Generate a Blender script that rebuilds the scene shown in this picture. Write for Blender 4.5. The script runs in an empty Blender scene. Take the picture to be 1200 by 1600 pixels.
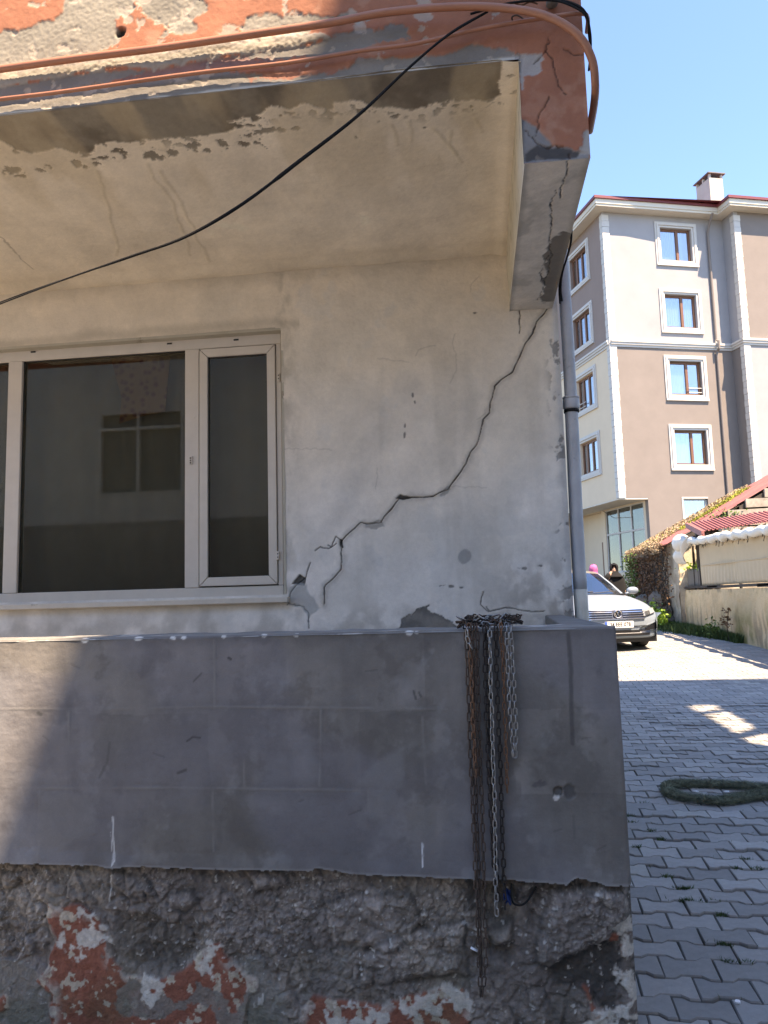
import bpy, math, random
import numpy as np
from mathutils import Vector, Matrix
random.seed(7)
# ------------------------------------------------------------------ camera
F = 1200.0
def nrm(v):
    v = np.array(v, float); return v / np.linalg.norm(v)
UPC = nrm([-288, 10510, -1200])
YC = nrm([149, -133, -1200]); YC = nrm(YC - UPC * YC.dot(UPC))
XC = np.cross(YC, UPC)
RW = np.array([XC, YC, UPC])            # camera -> world
CAM = np.array([0.0, 0.0, 1.4])
scn = bpy.context.scene
cd = bpy.data.cameras.new('camera'); cam = bpy.data.objects.new('camera', cd)
scn.collection.objects.link(cam)
M4 = Matrix([[RW[i][j] for j in range(3)] + [CAM[i]] for i in range(3)] + [[0, 0, 0, 1]])
cam.matrix_world = M4
cd.sensor_fit = 'VERTICAL'; cd.sensor_height = 36; cd.lens = 36 * F / 1600
cd.clip_start = 0.05; cd.clip_end = 2000
scn.camera = cam
# ------------------------------------------------------------------ light
SUN = nrm([0.39, -0.38, 1.0])           # towards the sun
elev = math.asin(SUN[2]); azim = math.atan2(SUN[0], SUN[1])
w = bpy.data.worlds.new('World'); scn.world = w; w.use_nodes = True
nt = w.node_tree; bg = nt.nodes['Background']
sky = nt.nodes.new('ShaderNodeTexSky'); sky.sky_type = 'NISHITA'; sky.sun_disc = False
sky.sun_elevation = elev; sky.sun_rotation = azim
sky.air_density = 1.0; sky.dust_density = 0.2; sky.ozone_density = 9.0
nt.links.new(sky.outputs[0], bg.inputs[0]); bg.inputs[1].default_value = 0.090
sl = bpy.data.lights.new('sun', 'SUN'); sl.energy = 3.1; sl.angle = math.radians(0.5); sl.color = (1, .88, .72)
so = bpy.data.objects.new('sun', sl); scn.collection.objects.link(so)
so.rotation_euler = Vector(SUN).to_track_quat('Z', 'Y').to_euler(); so.location = (6, -6, 20)
vs = scn.view_settings
vs.view_transform = 'Standard'; vs.look = 'None'; vs.gamma = 1; vs.exposure = 2.5
try: vs.use_white_balance = True; vs.white_balance_temperature = 7900; vs.white_balance_tint = 15
except Exception: pass
try: vs.use_curve_mapping = False
except Exception: pass
# ------------------------------------------------------------------ measuring
def sight(px, py): return RW @ nrm([px - 600, -(py - 800), -F])
def hit(px, py, p, n):
    d = sight(px, py); n = np.array(n, float)
    return CAM + d * ((np.array(p, float) - CAM).dot(n) / d.dot(n))
def onY(px, py, y): return hit(px, py, (0, y, 0), (0, 1, 0))
def onX(px, py, x): return hit(px, py, (x, 0, 0), (1, 0, 0))
SL = 0.027
def gz(y): return SL * y
def onG(px, py): return hit(px, py, (0, 0, 0), (0, -SL, 1))
# ------------------------------------------------------------------ helpers
def link(o, parent=None):
    scn.collection.objects.link(o)
    if parent is not None: o.parent = parent
    return o
def tag(o, label=None, cat=None, group=None, kind=None):
    if label: o['label'] = label
    if cat: o['category'] = cat
    if group: o['group'] = group
    if kind: o['kind'] = kind
    return o
def empty(name, loc=(0, 0, 0), rz=0, parent=None):
    o = bpy.data.objects.new(name, None); o.location = loc; o.rotation_euler = (0, 0, rz)
    o.empty_display_size = .1
    return link(o, parent)
class MB:
    def __init__(s): s.v = []; s.f = []; s.c = None
    def add(s, vs_, fs):
        n = len(s.v); s.v += [tuple(map(float, a)) for a in vs_]; s.f += [tuple(i + n for i in f) for f in fs]; return s
    def box(s, a, b):
        x0, y0, z0 = [min(p, q) for p, q in zip(a, b)]; x1, y1, z1 = [max(p, q) for p, q in zip(a, b)]
        return s.add([(x0,y0,z0),(x1,y0,z0),(x1,y1,z0),(x0,y1,z0),(x0,y0,z1),(x1,y0,z1),(x1,y1,z1),(x0,y1,z1)],
              [(0,3,2,1),(4,5,6,7),(0,1,5,4),(1,2,6,5),(2,3,7,6),(3,0,4,7)])
    def prism(s, poly, ax, h0, h1):
        # poly in 2D, extruded along axis ax (0,1,2)
        n = len(poly)
        def P(p, h):
            q = [p[0], p[1]]; q.insert(ax, h); return q
        vv = [P(p, h0) for p in poly] + [P(p, h1) for p in poly]
        ff = [tuple(range(n))[::-1], tuple(range(n, 2*n))] + [(i, (i+1) % n, n + (i+1) % n, n + i) for i in range(n)]
        return s.add(vv, ff)
    def hexa(s, p8): return s.add(p8, [(0,3,2,1),(4,5,6,7),(0,1,5,4),(1,2,6,5),(2,3,7,6),(3,0,4,7)])
    def tube(s, pts, r, seg=8, closed=False, cap=True):
        pts = [np.array(p, float) for p in pts]; n = len(pts)
        rr = r if hasattr(r, '__len__') else [r] * n
        prev = None; V = []
        for i in range(n):
            if closed: t = pts[(i+1) % n] - pts[i-1]
            else: t = pts[min(i+1, n-1)] - pts[max(i-1, 0)]
            t = nrm(t)
            if prev is None:
                a = np.array([0, 0, 1.]) if abs(t[2]) < .9 else np.array([1., 0, 0])
                u = nrm(np.cross(t, a))
            else: u = nrm(prev - t * prev.dot(t))
            prev = u; b = np.cross(t, u)
            for k in range(seg):
                q = 2 * math.pi * k / seg
                V.append(pts[i] + rr[i] * (u * math.cos(q) + b * math.sin(q)))
        Fs = []
        for i in range(n if closed else n - 1):
            j = (i + 1) % n
            for k in range(seg):
                l = (k + 1) % seg
                Fs.append((i*seg+k, i*seg+l, j*seg+l, j*seg+k))
        if cap and not closed:
            Fs.append(tuple(range(seg))[::-1]); Fs.append(tuple((n-1)*seg + k for k in range(seg)))
        return s.add(V, Fs)
    def lathe(s, prof, c=(0, 0, 0), seg=16):
        V = []; Fs = []
        for r, z in prof:
            for k in range(seg):
                q = 2 * math.pi * k / seg; V.append((c[0] + r * math.cos(q), c[1] + r * math.sin(q), c[2] + z))
        for i in range(len(prof) - 1):
            for k in range(seg):
                l = (k + 1) % seg; Fs.append((i*seg+k, i*seg+l, (i+1)*seg+l, (i+1)*seg+k))
        Fs.append(tuple(range(seg))[::-1]); Fs.append(tuple((len(prof)-1)*seg + k for k in range(seg)))
        return s.add(V, Fs)
    def mesh(s, name, mat=None, smooth=False):
        me = bpy.data.meshes.new(name); me.from_pydata(s.v, [], s.f); me.update()
        if mat: me.materials.append(mat)
        if smooth: me.polygons.foreach_set('use_smooth', [True] * len(me.polygons))
        return me
    def build(s, name, mat, parent=None, smooth=False, bevel=0):
        o = bpy.data.objects.new(name, s.mesh(name, mat, smooth)); link(o, parent)
        if bevel:
            m = o.modifiers.new('bevel', 'BEVEL'); m.width = bevel; m.segments = 2; m.limit_method = 'ANGLE'
        return o
# numpy noise
rng = np.random.RandomState(3)
TAB = rng.rand(512, 512).astype(np.float32)
def vnoise(x, y):
    xi = np.floor(x).astype(int); yi = np.floor(y).astype(int); fx = x - xi; fy = y - yi
    fx = fx * fx * (3 - 2 * fx); fy = fy * fy * (3 - 2 * fy)
    a = TAB[xi & 511, yi & 511]; b = TAB[(xi+1) & 511, yi & 511]; c = TAB[xi & 511, (yi+1) & 511]; d = TAB[(xi+1) & 511, (yi+1) & 511]
    return (a * (1-fx) + b * fx) * (1-fy) + (c * (1-fx) + d * fx) * fy
def fbm(x, y, s=1.0, o=5, seed=0, g=.5):
    r = np.zeros_like(x, dtype=float); a = 1.; t = 0; x = x * s + seed * 17.3; y = y * s + seed * 9.1
    for _ in range(o):
        r += a * vnoise(x, y); t += a; a *= g; x, y = x * 2.03 * .96 - y * .56 + 5.2, y * 2.03 * .96 + x * .56 + 1.3
    return r / t
def worley(x, y, s, seed=0):
    x = x * s + seed * 3.7; y = y * s + seed * 5.1; xi = np.floor(x).astype(int); yi = np.floor(y).astype(int)
    f1 = np.full(x.shape, 9.); f2 = np.full(x.shape, 9.); cid = np.zeros(x.shape)
    for a in (-1, 0, 1):
        for b in (-1, 0, 1):
            cx, cy = xi + a, yi + b; px = cx + TAB[cx & 511, cy & 511]; py = cy + TAB[(cx + 97) & 511, (cy + 41) & 511]; d = np.hypot(x - px, y - py)
            m = d < f1; f2 = np.where(m, f1, np.minimum(f2, d)); cid = np.where(m, TAB[(cx + 13) & 511, (cy + 7) & 511], cid); f1 = np.where(m, d, f1)
    return f1, f2, cid
def sstep(a, b, x):
    t = np.clip((x - a) / (b - a), 0, 1); return t * t * (3 - 2 * t)
def dline(u, v, pl):
    d = np.full(u.shape, 1e9)
    for (x0, y0), (x1, y1) in zip(pl[:-1], pl[1:]):
        dx, dy = x1 - x0, y1 - y0; L = dx*dx + dy*dy + 1e-12
        t = np.clip(((u - x0) * dx + (v - y0) * dy) / L, 0, 1)
        d = np.minimum(d, np.hypot(u - x0 - t*dx, v - y0 - t*dy))
    return d
def sdf(u, v, pl):
    pl = list(pl); d = dline(u, v, pl + [pl[0]]); ins = np.zeros(u.shape, bool); n = len(pl)
    for i in range(n):
        x0, y0 = pl[i]; x1, y1 = pl[(i+1) % n]
        if y0 == y1: continue
        c = ((y0 > v) != (y1 > v)) & (u < (x1 - x0) * (v - y0) / (y1 - y0) + x0); ins ^= c
    return np.where(ins, -d, d)
def mix(c, col, m):
    m = np.clip(m, 0, 1)[..., None]; return c * (1 - m) + np.array(col, float) * m
def mul(c, k): return c * np.asarray(k)[..., None]
# ------------------------------------------------------------------ materials
def mat(name, col, rough=.8, metal=0, var=.15, scale=6, bump=.15, bscale=60, attr=False, spec=.5, emit=None, bdist=.003, dirt=None):
    m = bpy.data.materials.new(name); m.use_nodes = True; N = m.node_tree; L = N.links
    b = N.nodes['Principled BSDF']; b.inputs['Roughness'].default_value = rough; b.inputs['Metallic'].default_value = metal
    b.inputs['Specular IOR Level'].default_value = spec
    tc = N.nodes.new('ShaderNodeTexCoord'); out = tc.outputs['Object']
    n1 = N.nodes.new('ShaderNodeTexNoise'); n1.inputs['Scale'].default_value = scale; n1.inputs['Detail'].default_value = 8
    n1.inputs['Roughness'].default_value = .65; L.new(out, n1.inputs['Vector'])
    mr = N.nodes.new('ShaderNodeMapRange'); mr.inputs[1].default_value = .25; mr.inputs[2].default_value = .75
    mr.inputs[3].default_value = 1 - var; mr.inputs[4].default_value = 1 + var; L.new(n1.outputs[0], mr.inputs[0])
    mx = N.nodes.new('ShaderNodeVectorMath'); mx.operation = 'SCALE'
    if attr:
        a = N.nodes.new('ShaderNodeAttribute'); a.attribute_name = 'Col'; L.new(a.outputs['Color'], mx.inputs[0])
    else:
        mx.inputs[0].default_value = col[:3]
    if attr:
        ng = N.nodes.new('ShaderNodeTexNoise'); ng.inputs['Scale'].default_value = 320; ng.inputs['Detail'].default_value = 3; L.new(out, ng.inputs['Vector'])
        nh = N.nodes.new('ShaderNodeTexNoise'); nh.inputs['Scale'].default_value = 42; nh.inputs['Detail'].default_value = 7; nh.inputs['Roughness'].default_value = .75; L.new(out, nh.inputs['Vector'])
        a1 = N.nodes.new('ShaderNodeMath'); a1.operation = 'MULTIPLY_ADD'; a1.inputs[1].default_value = .26; a1.inputs[2].default_value = -.13; L.new(ng.outputs[0], a1.inputs[0])
        a2 = N.nodes.new('ShaderNodeMath'); a2.operation = 'MULTIPLY_ADD'; a2.inputs[1].default_value = .26; a2.inputs[2].default_value = -.13; L.new(nh.outputs[0], a2.inputs[0])
        a3 = N.nodes.new('ShaderNodeMath'); a3.operation = 'ADD'; L.new(a1.outputs[0], a3.inputs[0]); L.new(a2.outputs[0], a3.inputs[1])
        a4 = N.nodes.new('ShaderNodeMath'); a4.operation = 'ADD'; L.new(a3.outputs[0], a4.inputs[0]); L.new(mr.outputs[0], a4.inputs[1]); L.new(a4.outputs[0], mx.inputs['Scale'])
    else: L.new(mr.outputs[0], mx.inputs['Scale'])
    last = mx.outputs[0]
    if dirt:
        n3 = N.nodes.new('ShaderNodeTexNoise'); n3.inputs['Scale'].default_value = dirt[1]; n3.inputs['Detail'].default_value = 9
        n3.inputs['Roughness'].default_value = .7; L.new(out, n3.inputs['Vector'])
        r2 = N.nodes.new('ShaderNodeMapRange'); r2.inputs[1].default_value = dirt[2]; r2.inputs[2].default_value = dirt[2] + .12; L.new(n3.outputs[0], r2.inputs[0])
        mm = N.nodes.new('ShaderNodeMix'); mm.data_type = 'RGBA'; L.new(r2.outputs[0], mm.inputs[0]); L.new(last, mm.inputs[6]); mm.inputs[7].default_value = (*dirt[0], 1)
        last = mm.outputs[2]
    L.new(last, b.inputs['Base Color'])
    if bump:
        n2 = N.nodes.new('ShaderNodeTexNoise'); n2.inputs['Scale'].default_value = bscale; n2.inputs['Detail'].default_value = 6; n2.inputs['Roughness'].default_value = .6; L.new(out, n2.inputs['Vector'])
        bp = N.nodes.new('ShaderNodeBump'); bp.inputs['Strength'].default_value = bump; bp.inputs['Distance'].default_value = bdist; L.new(n2.outputs[0], bp.inputs['Height']); L.new(bp.outputs[0], b.inputs['Normal'])
    return m
def glassmat(name, tint=(.75, .78, .76), ior=1.5, rough=.01, fix=None):
    m = bpy.data.materials.new(name); m.use_nodes = True; N = m.node_tree; L = N.links
    N.nodes.remove(N.nodes['Principled BSDF']); o = N.nodes['Material Output']
    t = N.nodes.new('ShaderNodeBsdfTransparent'); t.inputs[0].default_value = (*tint, 1)
    g = N.nodes.new('ShaderNodeBsdfGlossy'); g.inputs['Roughness'].default_value = rough
    f = N.nodes.new('ShaderNodeFresnel'); f.inputs[0].default_value = ior
    x = N.nodes.new('ShaderNodeMixShader'); x.inputs[0].default_value = fix or 0
    if fix is None: L.new(f.outputs[0], x.inputs[0])
    L.new(t.outputs[0], x.inputs[1]); L.new(g.outputs[0], x.inputs[2]); L.new(x.outputs[0], o.inputs[0])
    return m
MP = mat('plaster', (.5, .5, .5), .92, var=.09, scale=7, bump=.5, bscale=70, attr=True, bdist=.003)
MR = mat('rough_masonry', (.5, .5, .5), .95, var=.28, scale=55, bump=.9, bscale=150, attr=True, bdist=.006)
MPV = mat('paver_concrete', (.5, .5, .5), .9, var=.12, scale=25, bump=.4, bscale=220, attr=True, bdist=.0015)
M = {
 'pvc': mat('white_pvc', (.62, .56, .49), .5, var=.07, scale=9, bump=.03, dirt=((.36,.31,.25), 5, .66)),
 'pvcline': mat('dark_gasket', (.03, .028, .025), .7),
 'marble': mat('marble_sill', (.60, .54, .46), .5, var=.12, scale=12, dirt=((.25,.21,.17), 16, .62)),
 'curtain': mat('dark_curtain', (.24, .215, .16), .9, var=.12, scale=5),
 'pipe': mat('painted_pipe', (.46, .465, .48), .6, var=.15, scale=8, bump=.2, dirt=((.22,.22,.23), 14, .63)),
 'pipe_white': mat('pipe_end_paint', (.60, .57, .50), .7, var=.15, scale=20),
 'black': mat('black_rubber', (.014, .014, .014), .8, spec=.2),
 'orange': mat('orange_conduit', (.36, .155, .09), .45, var=.15, scale=10, bump=.15, dirt=((.07,.045,.035), 13, .66)),
 'rust': mat('rusty_iron', (.085, .058, .044), .85, metal=.25, var=.5, scale=70, bump=.5, bscale=300),
 'rust2': mat('dark_iron', (.045, .036, .031), .8, metal=.4, var=.4, scale=70, bump=.4, bscale=300),
 'rust3': mat('orange_rust', (.20, .105, .06), .8, metal=.4, var=.5, scale=60),
 'steel': mat('galvanised_steel', (.30, .30, .30), .42, metal=.9, var=.2, scale=60),
 'soil': mat('sand_bed', (.055, .052, .044), .95, var=.4, scale=30, bump=.8),
 'apt_white': mat('pale_lilac_render', (.31, .30, .305), .9, var=.10, scale=.7, bump=.2, bscale=40),
 'apt_taupe': mat('taupe_render', (.205, .175, .158), .9, var=.09, scale=1.2, bump=.2, bscale=40),
 'apt_brown': mat('brown_render', (.25, .19, .165), .9, var=.06, scale=1.2, bump=.2, bscale=40),
 'apt_cream': mat('cream_render', (.66, .54, .40), .9, var=.05, scale=1.0, bump=.2, bscale=40),
 'trim': mat('white_trim', (.52, .50, .47), .7, var=.04),
 'eave': mat('eave_cream', (.62, .58, .50), .8, var=.05, scale=2),
 'maroon': mat('maroon_metal', (.17, .035, .04), .5, var=.1),
 'brownframe': mat('brown_window_frame', (.17, .075, .04), .5, var=.15),
 'lace': mat('lace_curtain', (.62, .66, .70), .9, var=.08, scale=9),
 'cwall': mat('opposite_wall', (.72, .66, .56), .9, var=.1, scale=1.5),
 'cdark': mat('opposite_dark', (.16, .145, .125), .9, var=.1, scale=1.5),
 'shell': mat('blocker_concrete', (.72, .67, .59), .9, var=.15, scale=1.5),  # pale so the added sun-blocking shell bounces light back into the street
 'tarp': mat('white_tarp', (.68, .65, .58), .6, var=.08, scale=6, bump=.4, bscale=14, bdist=.02),
 'screen': mat('beige_screen', (.52, .41, .27), .85, var=.07, scale=3, bump=.3, bscale=300),
 'redroof': mat('red_sheet_metal', (.27, .095, .088), .6, var=.2, scale=3, dirt=((.26,.15,.10), 2.4, .64)),
 'wood': mat('grey_wood', (.42, .36, .29), .9, var=.35, scale=9, bump=.6, bscale=40),
 'darkwood': mat('dark_timber', (.06, .048, .038), .9, var=.35, scale=9),
 'carpaint': mat('car_paint', (.25, .30, .355), .3, metal=.25, var=.01, bump=0),
 'chrome': mat('chrome', (.8, .8, .82), .12, metal=1, var=.02, bump=0),
 'carblack': mat('car_black', (.012, .013, .016), .35, var=.02, bump=0),
 'cblue': mat('grille_dark', (.012, .022, .055), .6, var=.02, bump=0),
 'tyre': mat('tyre', (.02, .02, .02), .85),
 'lamp': mat('headlamp_glass', (.55, .57, .6), .08, metal=.6, var=.2, scale=40, bump=0),
 'plate': mat('plate_white', (.75, .75, .74), .5, var=.02, bump=0),
 'plateblue': mat('plate_blue', (.03, .10, .45), .5, bump=0),
 'skin': mat('skin', (.48, .29, .21), .6, bump=0),
 'pink': mat('pink_scarf', (.42, .10, .26), .8, var=.25, scale=18),
 'chador': mat('black_cloth', (.003, .003, .004), .95, var=.3, scale=12),
 'purple': mat('purple_coat', (.16, .05, .15), .8),
 'leaf': mat('leaf_green', (.085, .15, .022), .7, var=.45, scale=9, bump=0),
 'leafbright': mat('leaf_bright', (.20, .33, .02), .6, var=.35, scale=9, bump=0),
 'moss': mat('yellow_moss', (.24, .25, .03), .85, var=.4, scale=7, bump=0),
 'straw': mat('dry_straw', (.36, .27, .17), .85, var=.4, scale=7, bump=0),
 'ivy': mat('dry_ivy', (.15, .085, .045), .85, var=.5, scale=9, bump=0),
 'grass': mat('grass', (.045, .085, .018), .8, var=.5, scale=14, bump=0),
 'garland': mat('garland_fibre', (.20, .22, .155), .9, var=.75, scale=34, bump=0),
 'rock': mat('rubble_rock', (.17, .145, .115), .95, var=.35, scale=7, bump=.8, bscale=30, bdist=.02),
 'white': mat('white_plastic', (.75, .76, .78), .4, bump=0),
 'blue': mat('blue_plastic', (.02, .06, .22), .4, bump=0),
 'tin': mat('chimney_tin', (.14, .13, .12), .6),
 'chim': mat('chimney_render', (.42, .40, .36), .9, var=.12, scale=2),
 'interior': mat('interior_dark', (.05, .045, .04), .9),
}
M['glass'] = glassmat('window_glass', (.80, .80, .76))
M['glassb'] = glassmat('far_window_glass', (.85, .88, .92), fix=.38)
M['glassc'] = glassmat('shop_glass', (.6, .62, .58), fix=.16)
M['carglass'] = glassmat('car_glass', (.25, .3, .38), fix=.45)
# patterned cloth behind the glass
def pattern_mat():
    m = mat('patterned_cloth', (.2, .1, .05), .9); N = m.node_tree; L = N.links; b = N.nodes['Principled BSDF']
    tc = N.nodes.new('ShaderNodeTexCoord'); v = N.nodes.new('ShaderNodeTexVoronoi'); v.inputs['Scale'].default_value = 26; L.new(tc.outputs['Object'], v.inputs['Vector'])
    r = N.nodes.new('ShaderNodeValToRGB'); L.new(v.outputs['Distance'], r.inputs[0]); e = r.color_ramp.elements
    e[0].position = .25; e[0].color = (.15, .05, .03, 1); e[1].position = .5; e[1].color = (.27, .15, .06, 1)
    L.new(r.outputs[0], b.inputs['Base Color']); return m
M['pattern'] = pattern_mat()
# ------------------------------------------------------------------ displaced surfaces
def grid(name, P0, U, V, lu, lv, step, fn, material, parent, keep=None, kind=None):
    P0 = np.array(P0, float); U = np.array(U, float); V = np.array(V, float); Nn = np.cross(U, V)
    nu = max(2, int(lu / step) + 1); nv = max(2, int(lv / step) + 1)
    uu, vv = np.meshgrid(np.linspace(0, lu, nu), np.linspace(0, lv, nv), indexing='ij')
    P = P0 + uu[..., None] * U + vv[..., None] * V
    disp, col = fn(P)
    P = P + disp[..., None] * Nn
    idx = np.arange(nu * nv).reshape(nu, nv)
    q = np.stack([idx[:-1, :-1], idx[1:, :-1], idx[1:, 1:], idx[:-1, 1:]], -1).reshape(-1, 4)
    if keep is not None:
        cx = .25 * (P[:-1, :-1] + P[1:, :-1] + P[1:, 1:] + P[:-1, 1:]).reshape(-1, 3)
        q = q[keep(cx)]
    me = bpy.data.meshes.new(name); me.vertices.add(nu * nv); me.vertices.foreach_set('co', P.reshape(-1))
    me.loops.add(q.size); me.loops.foreach_set('vertex_index', q.reshape(-1).astype(np.int32))
    me.polygons.add(len(q)); me.polygons.foreach_set('loop_start', np.arange(0, q.size, 4, dtype=np.int32))
    me.polygons.foreach_set('use_smooth', np.ones(len(q), bool))
    me.update(calc_edges=True); me.validate()
    a = me.color_attributes.new('Col', 'FLOAT_COLOR', 'POINT')
    c4 = np.ones((nu * nv, 4), np.float32); c4[:, :3] = np.clip(col.reshape(-1, 3), 0.003, .9); a.data.foreach_set('color', c4.reshape(-1))
    me.materials.append(material)
    o = bpy.data.objects.new(name, me); link(o, parent)
    if kind: o['kind'] = kind
    return o
YW, YB, YU = 3.9, 2.40, 2.52
ZSF, ZSW = 3.255, 3.20           # soffit height at its front edge and at the wall
ZBE = 2.868                      # underside of the end beam
def lz(pts, y): return [tuple(onY(a, b, y)[[0, 2]]) for a, b in pts]
SN = nrm([0, -(ZSW - ZSF), YW - YU])
def lsof(pts): return [tuple(hit(a, b, (0, YU, ZSF), SN)[[0, 1]]) for a, b in pts]
def lbeam(pts): return [tuple(hit(a, b, (0, 0, ZBE), (0, 0, 1))[[0, 1]]) for a, b in pts]
def jit(u, v, amp, s, seed=0): return (fbm(u, v, s, 5, seed) - .5) * 2 * amp
# ================================================================== house
house = tag(empty('house', (0, YW, 0)), 'cracked old plastered house with dark orange upper storey and grey parapet, filling the left', 'house')
house.location = (0, 0, 0)
# --- main wall
CR = lz([(860,474),(850,490),(838,503),(833,520),(822,535),(815,550),(806,570),(800,582),(785,592),(773,603),(771,615),(766,630),(765,645),(755,655),(750,680),(745,695),(735,707),(728,725),(718,740),(708,753),(700,765),(690,768),(676,776),(660,777),(645,777),(624,779),(612,795),(600,808),(595,817),(575,818),(563,817),(555,825),(540,838),(533,847),(533,860),(535,875),(533,890),(520,905),(508,915),(506,930),(507,945)], YW)
CRB = [lz(p, YW) for p in [[(452,943),(462,946),(475,948),(482,960),(482,982)], [(533,846),(525,838),(518,855),(512,852)], [(525,850),(513,858),(500,855),(493,860)], [(486,878),(481,890),(478,902),(465,912),(455,925),(449,945)], [(760,948),(765,955),(790,950),(812,953),(830,956),(850,955)], [(755,925),(751,945),(763,956)], [(812,480),(812,520)]]]
CRF = [lz(p, YW) for p in [[(590,730),(589,750),(586,765)], [(712,520),(706,535),(713,560),(712,580),(702,600)], [(650,555),(655,545),(680,540)], [(735,456),(736,444),(748,432)], [(700,760),(760,762)],[(745,655),(757,648),(758,640)], [(430,700),(520,702)], [(590,560),(640,565)]]]
VOID = [lz(p, YW) for p in [[(618,779),(626,773),(640,776),(644,778),(630,781)], [(457,912),(468,897),(478,904),(476,915)], [(530,843),(535,843),(536,856),(532,855)]]]
CHIP = [lz(p, YW) for p in [[(688,770),(700,757),(705,765),(695,775),(688,776)], [(570,818),(596,812),(600,822),(588,828),(572,824)]]]
PATCH = lz([(450,945),(452,918),(462,912),(478,914),(485,930),(500,950),(482,965),(470,948)], YW)
BARE = lz([(628,981),(630,966),(648,958),(650,950),(668,948),(674,954),(690,958),(700,968),(716,976),(716,990),(628,990)], YW)
DOT = lz([(727,870)], YW)[0]
SPOT = lz([(633,665),(632,680),(645,616),(648,627),(706,917),(720,918),(812,888),(821,889),(795,960),(742,488),(845,885),(690,915)], YW)
WX0, WX1, WZ0, WZ1 = -3.4, -1.000, 1.445, 2.868
def wall_fn(P):
    x, z = P[..., 0], P[..., 2]
    big = fbm(x, z, 1.6, 4, 1); med = fbm(x, z, 6, 6, 2); fine = fbm(x, z, 40, 4, 3); streak = fbm(x * 9, z * 1.1, 1, 5, 4)
    c = np.zeros(P.shape) + np.array([.78, .70, .60])
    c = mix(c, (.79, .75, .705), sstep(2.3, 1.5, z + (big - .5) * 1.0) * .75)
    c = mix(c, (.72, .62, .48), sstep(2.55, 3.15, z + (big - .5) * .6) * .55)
    c = mul(c, 1 + (med - .5) * .22 + (fine - .5) * .07)
    sm = sstep(.50, .66, fbm(x, z, 3.1, 5, 7))
    c = mix(c, (.56, .53, .47), sm * .25)
    c = mix(c, (.55, .55, .54), sstep(.54, .62, fbm(x + z * .5, z, 5, 5, 9)) * sstep(2.2, 1.6, z) * .28)
    # faint diagonal band of filler following the old crack
    OLD = lz([(640,600),(590,680),(540,790),(480,870)], YW)
    dO = dline(x, z, OLD) + jit(x, z, .05, 9, 31)
    c = mix(c, (.36, .355, .34), sstep(.09, .01, dO) * .22)
    c = mix(c, (.58, .57, .55), sstep(.72, .80, med) * .3)
    h = jit(x, z, .006, 2.2, 5) + jit(x, z, .0022, 14, 6) + jit(x, z, .0007, 70, 8)
    w1, w2 = .004, .0095
    jx = jit(x, z, .006, 45, 11)
    d = dline(x + jx, z + jx * .7, CR)
    wid = .0006 + .0022 * sstep(.4, .75, fbm(x, z, 20, 2, 12))
    k = sstep(wid + .0024, wid * .4, d) * .95; c = mix(c, (.025, .022, .02), k); h = h - k * .016
    c = mix(c, (.30, .27, .23), sstep(.03, .004, d + jit(x, z, .012, 30, 13)) * (1 - k) * .40)
    h = h + sstep(.05, .0, d) * .0025
    for p in CRB:
        d = dline(x + jx, z + jx, p); k = sstep(.0042, .0012, d) * .8; c = mix(c, (.05, .045, .04), k); h = h - k * .007
    for p in CRF:
        d = dline(x + jx * 1.5, z + jx * 1.5, p); k = sstep(.005, .001, d) * .24; c = mix(c, (.2, .18, .15), k); h = h - k * .002
    for p in VOID:
        s = sdf(x, z, p) + jit(x, z, .004, 50, 14); k = sstep(.003, -.002, s); c = mix(c, np.array([.085, .078, .07]), k * .95); h = h - k * .014
    for p in CHIP:
        s = sdf(x, z, p) + jit(x, z, .007, 40, 15); k = sstep(.003, -.003, s); c = mix(c, (.33, .315, .29), k * .8); h = h - k * .004
    s = sdf(x, z, PATCH) + jit(x, z, .01, 25, 16); k = sstep(.006, -.006, s); c = mix(c, (.36, .37, .36), k * .7); h = h + k * .002
    s = sdf(x, z, BARE) + jit(x, z, .035, 22, 17); s = np.maximum(s, -(z - 1.2) * 0 + s); k = sstep(.002, -.003, s); c = mix(c, np.array([.12, .11, .10]), k * (.85 + .15 * fine)); h = h - k * .004
    s = np.hypot(x - DOT[0], z - DOT[1]) - .033 + jit(x, z, .012, 30, 18); c = mix(c, (.28, .285, .285), sstep(.006, -.006, s) * .75)
    for i, (a, b) in enumerate(SPOT):
        s = np.hypot((x - a) * (1.6 if i < 4 else .8), (z - b) * (.7 if i < 4 else 1.4)) - .008 + jit(x, z, .012, 60, 19 + i); k = sstep(.003, -.003, s)
        c = mix(c, (.13, .12, .11), k * .8); h = h - k * .003
    # rising damp and grime near the corner at the bottom
    g = sstep(.50, .02, np.abs(x - .36)) * sstep(1.75, 1.4, z) * sstep(.40, .60, fbm(x * 1.5, z, 7, 5, 40))
    c = mix(c, (.22, .19, .165), g * .62)
    g = sstep(1.45, 1.28, z) * sstep(.42, .62, fbm(x, z, 8, 5, 42)); c = mix(c, (.33, .30, .26), g * .5)
    g = sstep(.45, .7, streak) * sstep(3.1, 2.6, z) * .16; c = mix(c, (.30, .26, .21), g)
    # broken, peeling arris at the right corner
    e = sstep(.40, .455, x + jit(x, z, .03, 16, 43)); c = mix(c, (.36, .36, .355), e * .5)
    e = sstep(.62, .66, fbm(x, z, 18, 5, 44)) * sstep(.36, .44, x); c = mix(c, (.15, .14, .13), e * .7); h = h - e * .004
    h = h - sstep(.43, .46, x) * (.004 + .006 * fbm(x, z, 12, 3, 45))
    # browner towards the soffit line
    g = sstep(3.10, 3.2, z + jit(x, z, .05, 6, 46)); c = mix(c, (.33, .275, .20), g * .35)
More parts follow.
